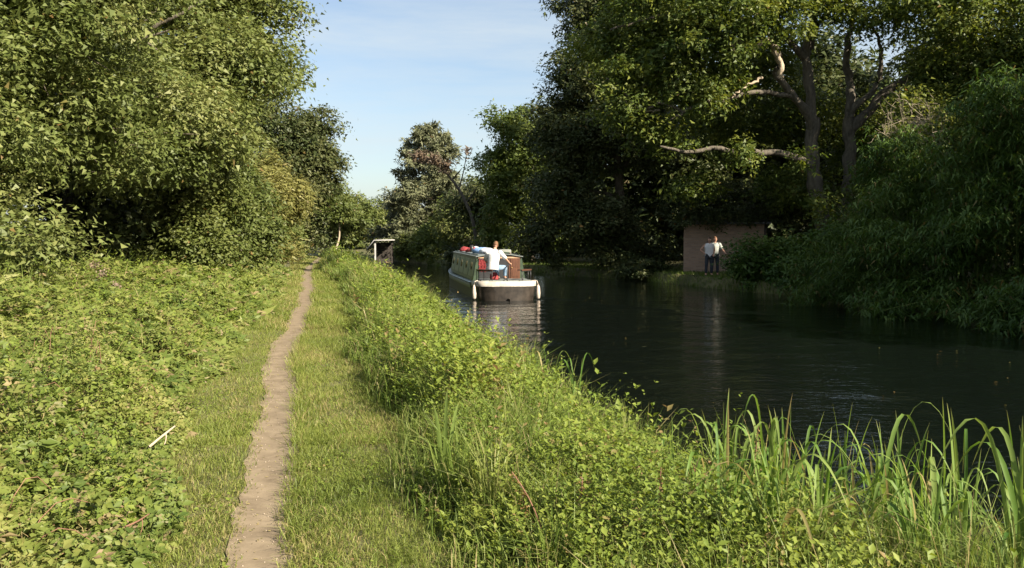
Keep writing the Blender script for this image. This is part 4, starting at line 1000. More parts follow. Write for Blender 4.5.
def side_pt(sx, y, t, out=0.0):
    """point on a cabin side, t from gunwale (0) to roof edge (1)"""
    return Vector((sx * (WB + (WT - WB) * t + out), y, ZB + (ZT - ZB) * t + 0.05 * (y - C0) / (C1 - C0)))
for sx in (-1, 1):
    for k, (ya, yb) in enumerate(((2.15, 3.55), (3.72, 5.15), (5.32, 6.8), (6.97, 8.4), (8.57, 9.8))):
        bm = bmesh.new()
        vs = []
        for o_ in (-0.005, 0.012):
            for y, t in ((ya, .16), (yb, .16), (yb, .90), (ya, .90)): vs.append(bm.verts.new(side_pt(sx, y, t, o_)))
        bm.faces.new(vs[4:]); bm.faces.new(vs[:4])
        for i in range(4): bm.faces.new((vs[i], vs[(i + 1) % 4], vs[4 + (i + 1) % 4], vs[4 + i]))
        bm_obj('side_panel', bm, M['green_pale'], boat)
        c = side_pt(sx, (ya + yb) / 2, 0.60, 0.02)
        bm = bmesh.new(); bmesh.ops.create_cone(bm, cap_ends=True, segments=20, radius1=0.15, radius2=0.14, depth=0.03, matrix=Matrix.Translation(c) @ Matrix.Rotation(sx * (PI / 2 - .16), 4, 'Y'))
        po = bm_obj('porthole', bm, M['brass'], boat)
        bm = bmesh.new(); bmesh.ops.create_cone(bm, cap_ends=True, segments=20, radius1=0.115, radius2=0.115, depth=0.012, matrix=Matrix.Translation(c + Vector((sx * 0.016, 0, 0))) @ Matrix.Rotation(sx * (PI / 2 - .16), 4, 'Y'))
        bm_obj('pane', bm, M['glass_dark'], po)
    tube_obj('handrail', [side_pt(sx, C0 + .1 + (C1 - C0 - .2) * k / 12, 1.0, -.06) + Vector((0, 0, .075)) for k in range(13)], 0.018, M['green_dark'], boat, 6)
# rear bulkhead: black sheet painted as the unlit opening, frame, doors opened back, sliding hatch
bm = bmesh.new(); bm_box(bm, (-0.20, C0 - 0.008, 0.98), (1.06, 0.02, 0.76)); bm_obj('doorway_shade', bm, M['black_metal'], boat)
for x in (0.36,): box_obj('door_frame', (x, C0 - 0.016, 0.98), (0.05, 0.045, 0.78), M['mahogany'], boat)
for sx in (1,):
    d = box_obj('door', (sx * 0.56, C0 - 0.045, 0.99), (0.34, 0.03, 0.72), M['mahogany'], boat, 0, 0.004)
    for z in (0.83, 1.17): box_obj('panel', (sx * 0.56, C0 - 0.064, z), (0.23, 0.012, 0.24), M['mahogany'], d, 0, 0.003)
    tube_obj('handle', [(sx * 0.44, C0 - .06, 1.0), (sx * 0.44, C0 - .09, 1.0), (sx * 0.44, C0 - .09, 1.05)], 0.008, M['brass'], d, 6)
box_obj('bulkhead_trim', (0, C0 - 0.012, 1.385), (1.5, 0.03, 0.05), M['pale_wood'], boat)
box_obj('hatch', (0, C0 + 0.42, ZC + 0.055), (0.72, 0.85, 0.04), M['green_dark'], boat, 0, 0.01)
for sx in (-1, 1): box_obj('hatch_runner', (sx * .39, C0 + 0.75, ZC + 0.035), (0.035, 1.5, 0.05), M['mahogany'], boat)
# stern rail with seats, open in the middle
def rail_pt(a, z, r=0.0):        # a: angle round the stern, 0 = dead astern, + starboard
    x = (0.92 - r) * math.sin(a); y = 0.95 - (0.83 - r) * math.cos(a)
    return Vector((x, y, z))
for sx in (-1, 1):
    angs = [sx * t for t in np.linspace(0.55, 1.62, 10)]
    rail = tube_obj('stern_rail', [rail_pt(a, 0.97) for a in angs], 0.018, M['black_metal'], boat, 7)
    for t in (0.58, 0.95, 1.3, 1.6): tube_obj('stanchion', [rail_pt(sx * t, 0.63), rail_pt(sx * t, 0.97)], 0.014, M['black_metal'], rail, 6)
    bm = bmesh.new()
    T, Bt = [], []
    for a in angs:
        T.append([bm.verts.new(rail_pt(a, 1.015, r)) for r in (-.03, .20)]); Bt.append([bm.verts.new(rail_pt(a, 0.985, r)) for r in (-.03, .20)])
    for i in range(9):
        bm.faces.new((T[i][0], T[i + 1][0], T[i + 1][1], T[i][1])); bm.faces.new((Bt[i][0], Bt[i][1], Bt[i + 1][1], Bt[i + 1][0]))
        bm.faces.new((T[i][0], Bt[i][0], Bt[i + 1][0], T[i + 1][0])); bm.faces.new((T[i][1], T[i + 1][1], Bt[i + 1][1], Bt[i][1]))
    for i in (0, 9): bm.faces.new((T[i][0], T[i][1], Bt[i][1], Bt[i][0]))
    bm_obj('seat', bm, M['mahogany'], boat)
# tiller
tl = tube_obj('tiller', [Vector(q) for q in spline([(0, 0.22, 0.62), (0, 0.24, 0.95), (0.04, 0.34, 1.14), (0.12, 0.55, 1.18), (0.20, 0.78, 1.19)], 14)], 0.022, M['black_metal'], boat, 8)
tube_obj('tiller_grip', [(0.20, 0.78, 1.19), (0.225, 0.86, 1.192), (0.26, 0.98, 1.195)], [0.02, 0.028, 0.016], M['pale_wood'], tl, 8)
box_obj('rudder', (0, -0.22, -0.12), (0.03, 0.5, 0.4), M['hull_black'], boat)
# bow: fore deck cratch
box_obj('well_deck', (0, 10.45, 0.72), (1.3, 0.9, 0.05), M['roof_grey'], boat)
box_obj('front_door', (0, C1 + 0.015, 1.0), (0.6, 0.03, 0.7), M['mahogany'], boat)
tube_obj('bow_stem', [(0, LEN - .02, -.2), (0, LEN + .02, 0.5), (0, LEN, 0.97)], 0.03, M['hull_black'], boat, 8)
tube_obj('mooring_stud', [(0.55, 0.42, 0.64), (0.55, 0.42, 0.76)], 0.03, M['black_metal'], boat, 8)
tube_obj('chimney', [(-0.45, 6.2, 1.48), (-0.45, 6.2, 1.80)], 0.07, M['black_metal'], boat, 12)
# rope fenders at the stern quarters
def fender(x, y, z, label):
    p = Vector((BOAT_X, BOAT_Y, WATER)) + Matrix.Rotation(BOAT_RZ, 3, 'Z') @ Vector((x, y, 0))
    f = empty('fender', (p.x, p.y, WATER), BOAT_RZ, label, 'fender', 'white fenders at the stern')
    tube_obj('fender_body', [(0, 0, z - .50), (0, 0, z - .46), (0, 0, z - .30), (0, 0, z - .10), (0, 0, z - .02)], [0.03, 0.062, 0.075, 0.055, 0.02], M['rope_white'], f, 12)
    tube_obj('lanyard', [(0, 0, z - .03), (-0.03 * (1 if x > 0 else -1), 0.02, 0.62), (-0.12 * (1 if x > 0 else -1), 0.04, 0.665)], 0.012, M['rope_white'], f, 6)
fender(-1.08, 0.40, 0.54, 'white fender hanging at the left corner of the stern')
fender(1.09, 0.44, 0.52, 'white fender hanging at the right corner of the stern')

# things carried on the roof and stern
RB = Matrix.Translation((BOAT_X, BOAT_Y, WATER)) @ Matrix.Rotation(BOAT_RZ, 4, 'Z')
def lump(name, label, cat, c, s, mat, seed, rz=0.0, group=None):
    bm = bmesh.new(); bmesh.ops.create_icosphere(bm, subdivisions=3, radius=1.0)
    r = np.random.default_rng(seed); co = np.array([v.co[:] for v in bm.verts]); w = wob(co, 1.2, seed)
    for v, q in zip(bm.verts, w):
        n_ = v.co.normalized(); v.co = Vector((n_.x * s[0] * (1 + .22 * q), n_.y * s[1] * (1 + .22 * q), max(n_.z, -0.35) * s[2] * (1 + .28 * q) + 0.35 * s[2]))
    o = bm_obj(name, bm, mat, None, True)
    o.matrix_world = RB @ Matrix.Translation(c) @ Matrix.Rotation(rz, 4, 'Z')
    return tag(o, label, cat, group)
def roof_z(x, y): return ZC + 0.035 - 0.10 * abs(x) / WT + 0.05 * (y - C0) / (C1 - C0)
for nm, lb, ct, x, y, s, mt, sd in (('tarpaulin', 'crumpled blue tarpaulin bundle on the boat roof left of the steerer', 'tarpaulin', -0.30, 4.6, (.34, .55, .17), 'blue_cloth', 1), ('tarpaulin', 'pale grey-blue folded sheet on the boat roof by the steerer', 'tarpaulin', -0.20, 3.4, (.30, .45, .15), 'pale_cloth', 2),
                                    ('bag', 'red bag on the boat roof ahead of the blue bundle', 'bag', -0.35, 6.9, (.25, .40, .16), 'red_cloth', 3), ('bag', 'small red bag farthest forward on the boat roof', 'bag', -0.45, 8.6, (.22, .34, .15), 'red_cloth', 4),
                                    ('tarpaulin', 'pale bundle among the red bags on the boat roof', 'bundle', -0.1, 7.8, (.18, .3, .13), 'pale_cloth', 5)):
    lump(nm, lb, ct, (x, y, roof_z(x, y) - 0.005), s, M[mt], sd)
o = box_obj('roof_box', (0, 0, 0.09), (0.42, 0.9, 0.18), M['grey_box'], None, 0, 0.015); o.matrix_world = RB @ Matrix.Translation((0.42, 3.6, roof_z(.42, 3.6) - .02)); tag(o, 'grey locker box on the right side of the boat roof', 'box')
lump('red_bag', 'red bag on the stern deck under the steerer', 'bag', (-0.36, 0.80, 0.665), (.15, .13, .17), M['red_cloth'], 7)

# ------------------------------------------------------------------ people
M['skin'] = noise_mat('skin', (0.42, 0.23, 0.15), (0.52, 0.30, 0.21), scale=12, rough=0.55, bump=0.05)
M['hair_brown'] = noise_mat('hair_brown', (0.10, 0.05, 0.025), (0.19, 0.10, 0.05), scale=30, rough=0.6, bump=0.5, stretch=(4, 4, 1))
M['hair_dark'] = noise_mat('hair_dark', (0.05, 0.03, 0.02), (0.10, 0.06, 0.04), scale=30, rough=0.6, bump=0.5, stretch=(4, 4, 1))
M['shirt_white'] = noise_mat('shirt_white', (0.58, 0.57, 0.57), (0.68, 0.67, 0.67), scale=6, rough=0.9, bump=0.4, bump_dist=0.03)
M['shirt_grey'] = noise_mat('shirt_grey', (0.30, 0.32, 0.29), (0.40, 0.42, 0.38), scale=6, rough=0.9, bump=0.4, bump_dist=0.03)
M['jeans'] = noise_mat('jeans', (0.12, 0.19, 0.28), (0.22, 0.31, 0.42), scale=8, rough=0.9, bump=0.4, bump_dist=0.02)
M['trousers_dark'] = noise_mat('trousers_dark', (0.022, 0.026, 0.034), (0.045, 0.05, 0.062), scale=8, rough=0.9, bump=0.3)
M['shoe'] = paint('shoe', (0.06, 0.05, 0.045), 0.6, 0.2)
M['eye'] = paint('eye', (0.03, 0.02, 0.015), 0.2, 0.1)
M['lip'] = paint('lip', (0.36, 0.14, 0.11), 0.5, 0.1)

def skin_mesh(chains, name, mat, parent, levels=2):
    """chains: list of [(point, radius), ...]; chains sharing a point are welded there; returns one continuous mesh"""
    vid, V, R, E = {}, [], [], []
    for ch in chains:
        prev = None
        for p, r_ in ch:
            key = tuple(round(c, 4) for c in p)
            if key not in vid: vid[key] = len(V); V.append(p); R.append(r_)
            i = vid[key]
            if prev is not None and prev != i: E.append((prev, i))
            prev = i
    me = bpy.data.meshes.new(name + '_skeleton'); me.from_pydata([tuple(v) for v in V], E, [])
    o = bpy.data.objects.new(name + '_skeleton', me); COL.objects.link(o)
    md = o.modifiers.new('skin', 'SKIN'); md.use_smooth_shade = True
    lay = me.skin_vertices[0].data
    for i, r_ in enumerate(R):
        rr = r_ if hasattr(r_, '__len__') else (r_, r_); lay[i].radius = rr; lay[i].use_root = (i == 0)
    sb = o.modifiers.new('sub', 'SUBSURF'); sb.levels = levels; sb.render_levels = levels
    dg = bpy.context.evaluated_depsgraph_get()
    ev = bpy.data.meshes.new_from_object(o.evaluated_get(dg))
    bpy.data.objects.remove(o); bpy.data.meshes.remove(me)
    ev.name = name
    return link(name, ev, mat, parent, True)

def person(label, loc, rz, J, shirt, legs, hair, sleeve=1.0, scale=1.0, long_hair=False):
    """J: joints in metres (x right, y forward, z up) for the pose"""
    root = empty('person', loc, rz, label, 'person'); root.scale = (scale,) * 3
    v = {k: Vector(q) for k, q in J.items()}
    def mix(a, b, t): return v[a].lerp(v[b], t)
    chains = [[(v['pelvis'], .125), (mix('pelvis', 'chest', .45), .115), (v['chest'], .135), (v['neck'], .058), (v['head'] + (v['neck'] - v['head']) * .45, .062)]]
    for s_ in 'LR':
        chains.append([(v['chest'], .135), (v['sh' + s_], .062), (mix('sh' + s_, 'el' + s_, .5), .05), (v['el' + s_], .041), (mix('el' + s_, 'wr' + s_, .4), .038), (v['wr' + s_], .027)])
        chains.append([(v['pelvis'], .125), (v['hip' + s_], .095), (mix('hip' + s_, 'kn' + s_, .45), .080), (v['kn' + s_], .056), (mix('kn' + s_, 'an' + s_, .35), .056), (v['an' + s_], .038), (v['to' + s_], .035)])
        # hand: palm and five fingers closing a little
        d = (v['wr' + s_] - v['el' + s_]).normalized(); side = d.cross(Vector((0, 0, 1)))
        side = side.normalized() if side.length > 1e-3 else Vector((1, 0, 0)); palm_n = side.cross(d)
        pc = v['wr' + s_] + d * .05
        chains.append([(v['wr' + s_], .027), (pc, (.036, .02))])
        for k, (off, ln) in enumerate(((-.03, .062), (-.01, .075), (.01, .070), (.03, .055))):
            b0 = pc + d * .035 + side * off
            chains.append([(pc, (.036, .02)), (b0, .009), (b0 + d * ln * .55 - palm_n * ln * .15, .0085), (b0 + d * ln * .9 - palm_n * ln * .5, .0075)])
        sg = 1 if s_ == 'L' else -1
        b0 = v['wr' + s_] + d * .03 + side * (.034 * sg)
        chains.append([(v['wr' + s_], .027), (b0, .010), (b0 + d * .03 + side * (.016 * sg), .009), (b0 + d * .052 + side * (.012 * sg) - palm_n * .02, .008)])
    body = skin_mesh(chains, 'body', M['skin'], root)
    # head: shaped skull with jaw, nose, ears joined to the body mesh
    bm = bmesh.new(); bm.from_mesh(body.data)
    f = v['face'].normalized(); up = (v['head'] - v['neck']).normalized(); f = (f - up * f.dot(up)).normalized(); rgt = f.cross(up)
    HM = Matrix((rgt, f, up)).transposed().to_4x4(); HM.translation = v['head']
    r0 = bmesh.ops.create_uvsphere(bm, u_segments=20, v_segments=14, radius=1.0)
    for q in r0['verts']:
        x, y, z = q.co
        jaw = max(0, -z) ** 1.5
        q.co = Vector((x * .076 * (1 - .30 * jaw), y * .098 * (1 - .12 * jaw) + .018 * jaw, z * .118))
    r1 = bmesh.ops.create_cone(bm, cap_ends=True, segments=6, radius1=.016, radius2=.006, depth=.042)
    bmesh.ops.transform(bm, matrix=Matrix.Translation((0, .100, -.012)) @ Matrix.Rotation(-.25, 4, 'X'), verts=r1['verts'])
    vs = list(r0['verts']) + list(r1['verts'])
    for sx in (-1, 1):
        r2 = bmesh.ops.create_uvsphere(bm, u_segments=8, v_segments=6, radius=1.0)
        bmesh.ops.transform(bm, matrix=Matrix.Translation((sx * .077, -.005, -.008)) @ Matrix.Diagonal((.010, .018, .030, 1)), verts=r2['verts']); vs += r2['verts']
    bmesh.ops.transform(bm, matrix=HM, verts=vs)
    bm.to_mesh(body.data); bm.free()
    body.data.polygons.foreach_set('use_smooth', [True] * len(body.data.polygons))
    for sx in (-1, 1):
        bm = bmesh.new(); bmesh.ops.create_uvsphere(bm, u_segments=8, v_segments=6, radius=.011, matrix=HM @ Matrix.Translation((sx * .030, .085, .008))); bm_obj('eye', bm, M['eye'], root, True)
    bm = bmesh.new(); bmesh.ops.create_uvsphere(bm, u_segments=8, v_segments=6, radius=1, matrix=HM @ Matrix.Translation((0, .088, -.052)) @ Matrix.Diagonal((.024, .010, .006, 1))); bm_obj('mouth', bm, M['lip'], root, True)
    # hair cap
    bm = bmesh.new(); r0 = bmesh.ops.create_uvsphere(bm, u_segments=22, v_segments=16, radius=1.0)
    dele = []
    for q in r0['verts']:
        x, y, z = q.co
        if (y > 0.25 and z < 0.45) or (z < (-0.75 if long_hair else -0.28)): dele.append(q)
        w = 1 + .05 * math.sin(x * 17 + z * 11) * math.cos(y * 13)
        q.co = Vector((x * .086 * w, y * .107 * w - .004, z * (.128 if z > 0 else (.20 if long_hair else .125)) * w + .004))
    bmesh.ops.delete(bm, geom=dele, context='VERTS')
    bmesh.ops.transform(bm, matrix=HM, verts=bm.verts); bm_obj('hair', bm, hair, root, True)
    # clothes follow the same joints, a little larger
    ax = (v['shR'] - v['shL']).normalized(); spine = (v['neck'] - v['pelvis']).normalized(); fr = spine.cross(ax).normalized() if spine.cross(ax).length > 1e-3 else Vector((0, 1, 0))
    bm = bmesh.new(); rings = []
    mid_sh = (v['shL'] + v['shR']) / 2
    for c_, w_, d_ in ((v['pelvis'] - spine * .10, .165, .125), (v['pelvis'], .175, .135), (mix('pelvis', 'chest', .35), .170, .130), (mix('pelvis', 'chest', .7), .178, .128), (v['chest'], .195, .132), (v['chest'].lerp(mid_sh, .6), .215, .125), (mid_sh + spine * .035, .190, .095), (mid_sh + spine * .075, .115, .08), (v['neck'] + spine * .0, .064, .062)):
        rings.append([bm.verts.new(c_ + ax * (math.cos(t) * w_ * 1.1 * (1 + .03 * math.sin(3 * t + c_.z * 20))) + fr * (math.sin(t) * d_)) for t in np.linspace(0, 2 * PI, 20, endpoint=False)])
    for A_, B_ in zip(rings[:-1], rings[1:]):
        for i in range(20): bm.faces.new((A_[i], A_[(i + 1) % 20], B_[(i + 1) % 20], B_[i]))
    for s_ in 'LR':
        if sleeve > 0: bm_tube(bm, [v['sh' + s_] + (mid_sh - v['sh' + s_]) * .35, v['sh' + s_], mix('sh' + s_, 'el' + s_, .45 * sleeve), mix('sh' + s_, 'el' + s_, .9 * sleeve)], [.085, .085, .074, .070], 12)
    bm_obj('shirt', bm, shirt, root, True)
    tr = []
    for s_ in 'LR':
        tr.append([(v['pelvis'], .132), (v['hip' + s_], .108), (mix('hip' + s_, 'kn' + s_, .5), .094), (v['kn' + s_], .074), (mix('kn' + s_, 'an' + s_, .45), .070), (mix('kn' + s_, 'an' + s_, .93), .062)])
    skin_mesh(tr, 'trousers', legs, root)
    for s_ in 'LR':
        a, t = v['an' + s_], v['to' + s_]; dd = (t - a); dd.z = 0
        skin_mesh([[(a - dd.normalized() * .04 - Vector((0, 0, .035)), .040), (a.lerp(t, .5) - Vector((0, 0, .022)), .046), (t + dd.normalized() * .03 - Vector((0, 0, .004)), .034)]], 'shoe', M['shoe'], root)
    return root

# the steerer sits on the port stern seat, back to the camera, right hand on the tiller
zs = 1.015
J = dict(pelvis=(-.46, .34, zs + .10), chest=(-.43, .36, zs + .47), neck=(-.39, .40, zs + .67), head=(-.355, .44, zs + .82), face=(.25, 1, -.08),
         shL=(-.63, .43, zs + .56), elL=(-.68, .62, zs + .30), wrL=(-.50, .82, zs + .14), shR=(-.22, .30, zs + .56), elR=(-.01, .46, zs + .36), wrR=(.14, .68, zs + .22),
         hipL=(-.52, .42, zs + .06), knL=(-.26, .82, zs + .10), anL=(-.22, .90, .76), toL=(-.14, 1.02, .70), hipR=(-.36, .34, zs + .06), knR=(0.00, .58, zs + .08), anR=(-.02, .66, .76), toR=(.08, .76, .70))
person('person in white t-shirt and jeans seated at the stern with one hand on the tiller', (BOAT_X, BOAT_Y, WATER), BOAT_RZ, J, M['shirt_white'], M['jeans'], M['hair_brown'])
# a red jacket hung over the rail beside him
bm = bmesh.new()
gx_, gy_ = 7, 8
grid = [[bm.verts.new((-0.80 + .24 * i / gx_ + .02 * math.sin(j * 1.7), 1.36 + .03 * math.sin(i * 2.1 + j) - .04 * math.sin(PI * j / gy_), 1.33 - .42 * j / gy_ + .02 * math.sin(i * 1.9))) for i in range(gx_ + 1)] for j in range(gy_ + 1)]
for j in range(gy_):
    for i in range(gx_): bm.faces.new((grid[j][i], grid[j][i + 1], grid[j + 1][i + 1], grid[j + 1][i]))
bmesh.ops.solidify(bm, geom=bm.faces[:], thickness=0.035)
o = bm_obj('red_jacket', bm, M['red_cloth'], None, True); o.matrix_world = RB; tag(o, 'red jacket hanging at the cabin corner left of the steerer', 'jacket')
tube_obj('coat_hook', [(-0.70, 1.40, 1.32), (-0.70, 1.6, 1.35), (-0.70, 1.93, 1.36)], 0.012, M['black_metal'], boat, 6)

# two people standing on the far bank
pz = float(ground_z(8.75, 37.0))
def standing(face, la, ra, lean=0.0):
    J = dict(pelvis=(0, 0, .95), chest=(0, .01, 1.27), neck=(0, .02, 1.46), head=(0, .04, 1.60), face=face,
             shL=(-.19, 0, 1.38), shR=(.19, 0, 1.38), hipL=(-.09, 0, .90), hipR=(.09, 0, .90), knL=(-.11, .03, .50), knR=(.12, .02, .50), anL=(-.12, -.01, .09), anR=(.13, -.02, .09), toL=(-.15, .13, .04), toR=(.17, .12, .04))
    J.update(elL=la[0], wrL=la[1], elR=ra[0], wrR=ra[1]); return J
person('person in white sleeveless top and dark trousers, elbow bent, on the far bank', (8.55, 36.9, float(ground_z(8.55, 36.9))), PI + .1, standing((0.1, 1, 0), ((-.28, -.10, 1.12), (-.18, .10, .98)), ((.38, -.06, 1.16), (.20, .02, 1.00))), M['shirt_white'], M['trousers_dark'], M['hair_dark'], sleeve=0, scale=0.98, long_hair=True)
person('person in pale grey shirt with one arm stretched down, right of the person in white', (8.90, 37.3, float(ground_z(8.90, 37.3))), PI - .2, standing((-.2, 1, 0), ((-.32, .10, 1.14), (-.46, .26, .96)), ((.24, .02, 1.10), (.24, .10, .86))), M['shirt_grey'], M['trousers_dark'], M['hair_brown'])

# ------------------------------------------------------------------ brick shed on the far bank
m, n, l = new_mat('brick')
o_ = n.new('ShaderNodeOutputMaterial'); p = n.new('ShaderNodeBsdfPrincipled'); tc = n.new('ShaderNodeTexCoord'); mp = n.new('ShaderNodeMapping'); mp.inputs['Rotation'].default_value = (PI / 2, 0, 0)
bk = n.new('ShaderNodeTexBrick'); bk.inputs['Scale'].default_value = 1.0; bk.inputs['Brick Width'].default_value = 0.225; bk.inputs['Row Height'].default_value = 0.075; bk.inputs['Mortar Size'].default_value = 0.006
bk.inputs['Color1'].default_value = (0.46, 0.30, 0.21, 1); bk.inputs['Color2'].default_value = (0.34, 0.22, 0.16, 1); bk.inputs['Mortar'].default_value = (0.36, 0.32, 0.27, 1)
l.new(tc.outputs['Object'], mp.inputs['Vector']); l.new(mp.outputs['Vector'], bk.inputs['Vector']); l.new(bk.outputs['Color'], p.inputs['Base Color'])
bb = n.new('ShaderNodeBump'); bb.inputs['Distance'].default_value = 0.01; bb.invert = True; l.new(bk.outputs['Fac'], bb.inputs['Height']); l.new(bb.outputs['Normal'], p.inputs['Normal'])
p.inputs['Roughness'].default_value = 0.9; l.new(p.outputs['BSDF'], o_.inputs['Surface']); M['brick'] = m
M['roof_dark'] = noise_mat('roof_dark', (0.022, 0.022, 0.020), (0.045, 0.042, 0.036), scale=5, bump=0.4)
M['timber_dark'] = noise_mat('timber_dark', (0.028, 0.024, 0.020), (0.06, 0.05, 0.042), scale=4, bump=0.4, stretch=(1, 6, 6))
a_, b_ = at(693, 240, 41.5), at(773, 240, 41.5); sw = b_.x - a_.x; sx0 = (a_.x + b_.x) / 2; gz0 = float(ground_z(sx0, 42.5))
shed = empty('brick_shed', (sx0, 43.2, gz0), -0.24, 'small brick shed with dark pitched roof behind the two people', 'shed')
H_ = at(700, 222, 41.5).z - gz0
box_obj('wall', (0, -1.65, H_ / 2 - .1), (sw, 0.2, H_ + .2), M['brick'], shed)
box_obj('wall', (0, 1.65, H_ / 2 - .1), (sw, 0.2, H_ + .2), M['brick'], shed)
for s_ in (-1, 1): box_obj('wall', (s_ * (sw / 2 - .1), 0, H_ / 2 - .1), (0.2, 3.096, H_ + .2), M['brick'], shed)
bm = bmesh.new()
rv = [bm.verts.new(q) for q in ((-sw / 2 - .2, -2.0, H_ - .05), (sw / 2 + .2, -2.0, H_ - .05), (sw / 2 + .2, 0, H_ + 0.22), (-sw / 2 - .2, 0, H_ + 0.22), (sw / 2 + .2, 2.0, H_ - .05), (-sw / 2 - .2, 2.0, H_ - .05))]
bm.faces.new((rv[0], rv[1], rv[2], rv[3])); bm.faces.new((rv[3], rv[2], rv[4], rv[5])); bm.faces.new((rv[0], rv[3], rv[5])); bm.faces.new((rv[1], rv[4], rv[2])); bm.faces.new((rv[0], rv[5], rv[4], rv[1]))
rf = bm_obj('roof', bm, M['roof_dark'], shed)
box_obj('gutter', (0, -2.04, H_ - .06), (sw + .4, 0.08, 0.09), M['black_metal'], rf)
tube_obj('drainpipe', [(sw / 2 - .06, -1.80, H_ - .1), (sw / 2 - .06, -1.80, 0.0)], 0.035, M['black_metal'], shed, 8)

shrub('ivy_mass', 'dark ivy and hanging leaves hiding the shed roof', (sx0 + .3, 45.6), [(*at(q_, 217 - 4 * (k % 2), 40.9 + .2 * (k % 3)), .62, .5, .36) for k, q_ in enumerate(range(684, 792, 15))] + [(*at(q_, 198, 44), 1.1, 1.0, .8) for q_ in range(680, 800, 28)], M['leaf_dark'], 15000, 0.12, cat='ivy', seed=140, rc=0.25, gap=0.0)
# ------------------------------------------------------------------ little boathouse at the bend of the near bank
c = at(374, 262, 71); d_ = at(390, 262, 71); bw = d_.x - c.x + 0.2; gz0 = -0.25
bh = empty('boathouse', (c.x + bw / 2, 71, gz0), 0.10, 'small dark open boathouse with white post and fascia at the canal bend', 'boathouse')
M['white_board'] = paint('white_board', (0.42, 0.41, 0.39), 0.6, 0.12)
for k in range(9): box_obj('plank', (0, 1.8, 0.1 + k * .19), (bw, 0.04, 0.18), M['timber_dark'], bh)
for k in range(3): box_obj('plank', (bw / 2 - .03, 0.9, 0.1 + k * .19), (0.04, 1.72, 0.18), M['timber_dark'], bh)
for k in range(2): box_obj('plank', (0.1, 0.03, 0.1 + k * .19), (bw - .3, 0.04, 0.175), M['timber_dark'], bh)
box_obj('post', (-bw / 2 + .12, -0.02, 0.9), (0.12, 0.12, 1.9), M['white_board'], bh)
box_obj('post', (bw / 2 - .06, -0.02, 0.9), (0.07, 0.07, 1.8), M['timber_dark'], bh)
bm = bmesh.new()
zr_ = 1.95
q = [(-bw / 2 - .55, -.25, zr_ - .75), (-bw / 2 + .05, -.25, zr_), (bw / 2 + .2, -.25, zr_ + .02), (bw / 2 + .2, 2.1, zr_ + .02), (-bw / 2 + .05, 2.1, zr_), (-bw / 2 - .55, 2.1, zr_ - .75)]
t_ = [bm.verts.new(v) for v in q]; b_ = [bm.verts.new((v[0], v[1], v[2] - .06)) for v in q]
bm.faces.new((t_[0], t_[1], t_[4], t_[5])); bm.faces.new((t_[1], t_[2], t_[3], t_[4])); bm.faces.new((b_[0], b_[5], b_[4], b_[1])); bm.faces.new((b_[1], b_[4], b_[3], b_[2]))
for i in range(6): bm.faces.new((t_[i], t_[(i + 1) % 6], b_[(i + 1) % 6], b_[i]))
rf = bm_obj('roof', bm, M['roof_dark'], bh)
tube_obj('fascia', [Vector(q[0]) + Vector((0, -.04, -.02)), Vector(q[1]) + Vector((0, -.04, -.02)), Vector(q[2]) + Vector((0, -.04, -.02))], 0.045, M['white_board'], rf, 6)

# ------------------------------------------------------------------ single plants at the water edge and in the brambles
def strap_leaf(parent, base, tip, sag, w, tint, twist=0.0, n=12, kink=None):
    """one long folded strap leaf as a part of its own"""
    b, t = np.array(base, float), np.array(tip, float)
    mid = (b + t) / 2; mid[2] = max(b[2], t[2]) + sag; mid[:2] = b[:2] + (t[:2] - b[:2]) * 0.30
    c = bezier(b, mid, t, n)
    T = unit(np.gradient(c, axis=0)); a = math.atan2(t[1] - b[1], t[0] - b[0]) + PI / 2 + twist
    S = np.tile(np.array((math.cos(a), math.sin(a), 0)), (n, 1)); S = unit(S - T * np.sum(S * T, 1, keepdims=True)); N = np.cross(T, S)
    u_ = np.linspace(0, 1, n); ww = w * np.minimum(1, 0.55 + u_ * 2.5) * (1 - u_ ** 3.5) + 0.0008
    V = np.stack((c - S * ww[:, None] * .5 + N * ww[:, None] * .12, c, c + S * ww[:, None] * .5 + N * ww[:, None] * .12), 1).reshape(-1, 3)
    i = np.arange(n - 1)[:, None] * 3
    F_ = np.concatenate((i + [[0, 1, 4, 3]], i + [[1, 2, 5, 4]]))
    tn = np.tile(np.array(tint, float), (len(V), 1))
    tn[:, 1] = np.clip(tn[:, 1] + np.repeat(np.clip((u_ - .86) * 4, 0, .6), 3), 0, 1)
    return link('leaf', np_mesh('leaf', V, F_, tn), M['reed'], parent, smooth=True)

rr_ = random.Random(5)
def reed_plant(label, x, y, nl, hmin, hmax, spread, seed, cat='reed', name='reed_plant', w=(0.012, 0.026), group='reeds at the near water edge', z=None):
    z0 = float(ground_z(x, y)) if z is None else z
    root = empty(name, (x, y, z0), 0, label, cat, group); q = random.Random(seed)
    for i in range(int(nl * 1.3)):
        a = q.uniform(0, 2 * PI); h = 1.30 * q.uniform(hmin, hmax); out = spread * q.uniform(0.2, 1.0); b = (q.gauss(0, .035), q.gauss(0, .035), 0)
        if q.random() < 0.55:      # bowed over
            tip = (b[0] + math.cos(a) * (out + .22), b[1] + math.sin(a) * (out + .22), h * q.uniform(.45, .75)); sag = h * .75
        else:
            tip = (b[0] + math.cos(a) * out * .6, b[1] + math.sin(a) * out * .6, h); sag = -h * .25
        strap_leaf(root, b, tip, sag, q.uniform(*w), (min(1, max(0, q.gauss(.62, .25))), 0.85 * (q.random() < .11), 0), q.gauss(0, .6))
    return root
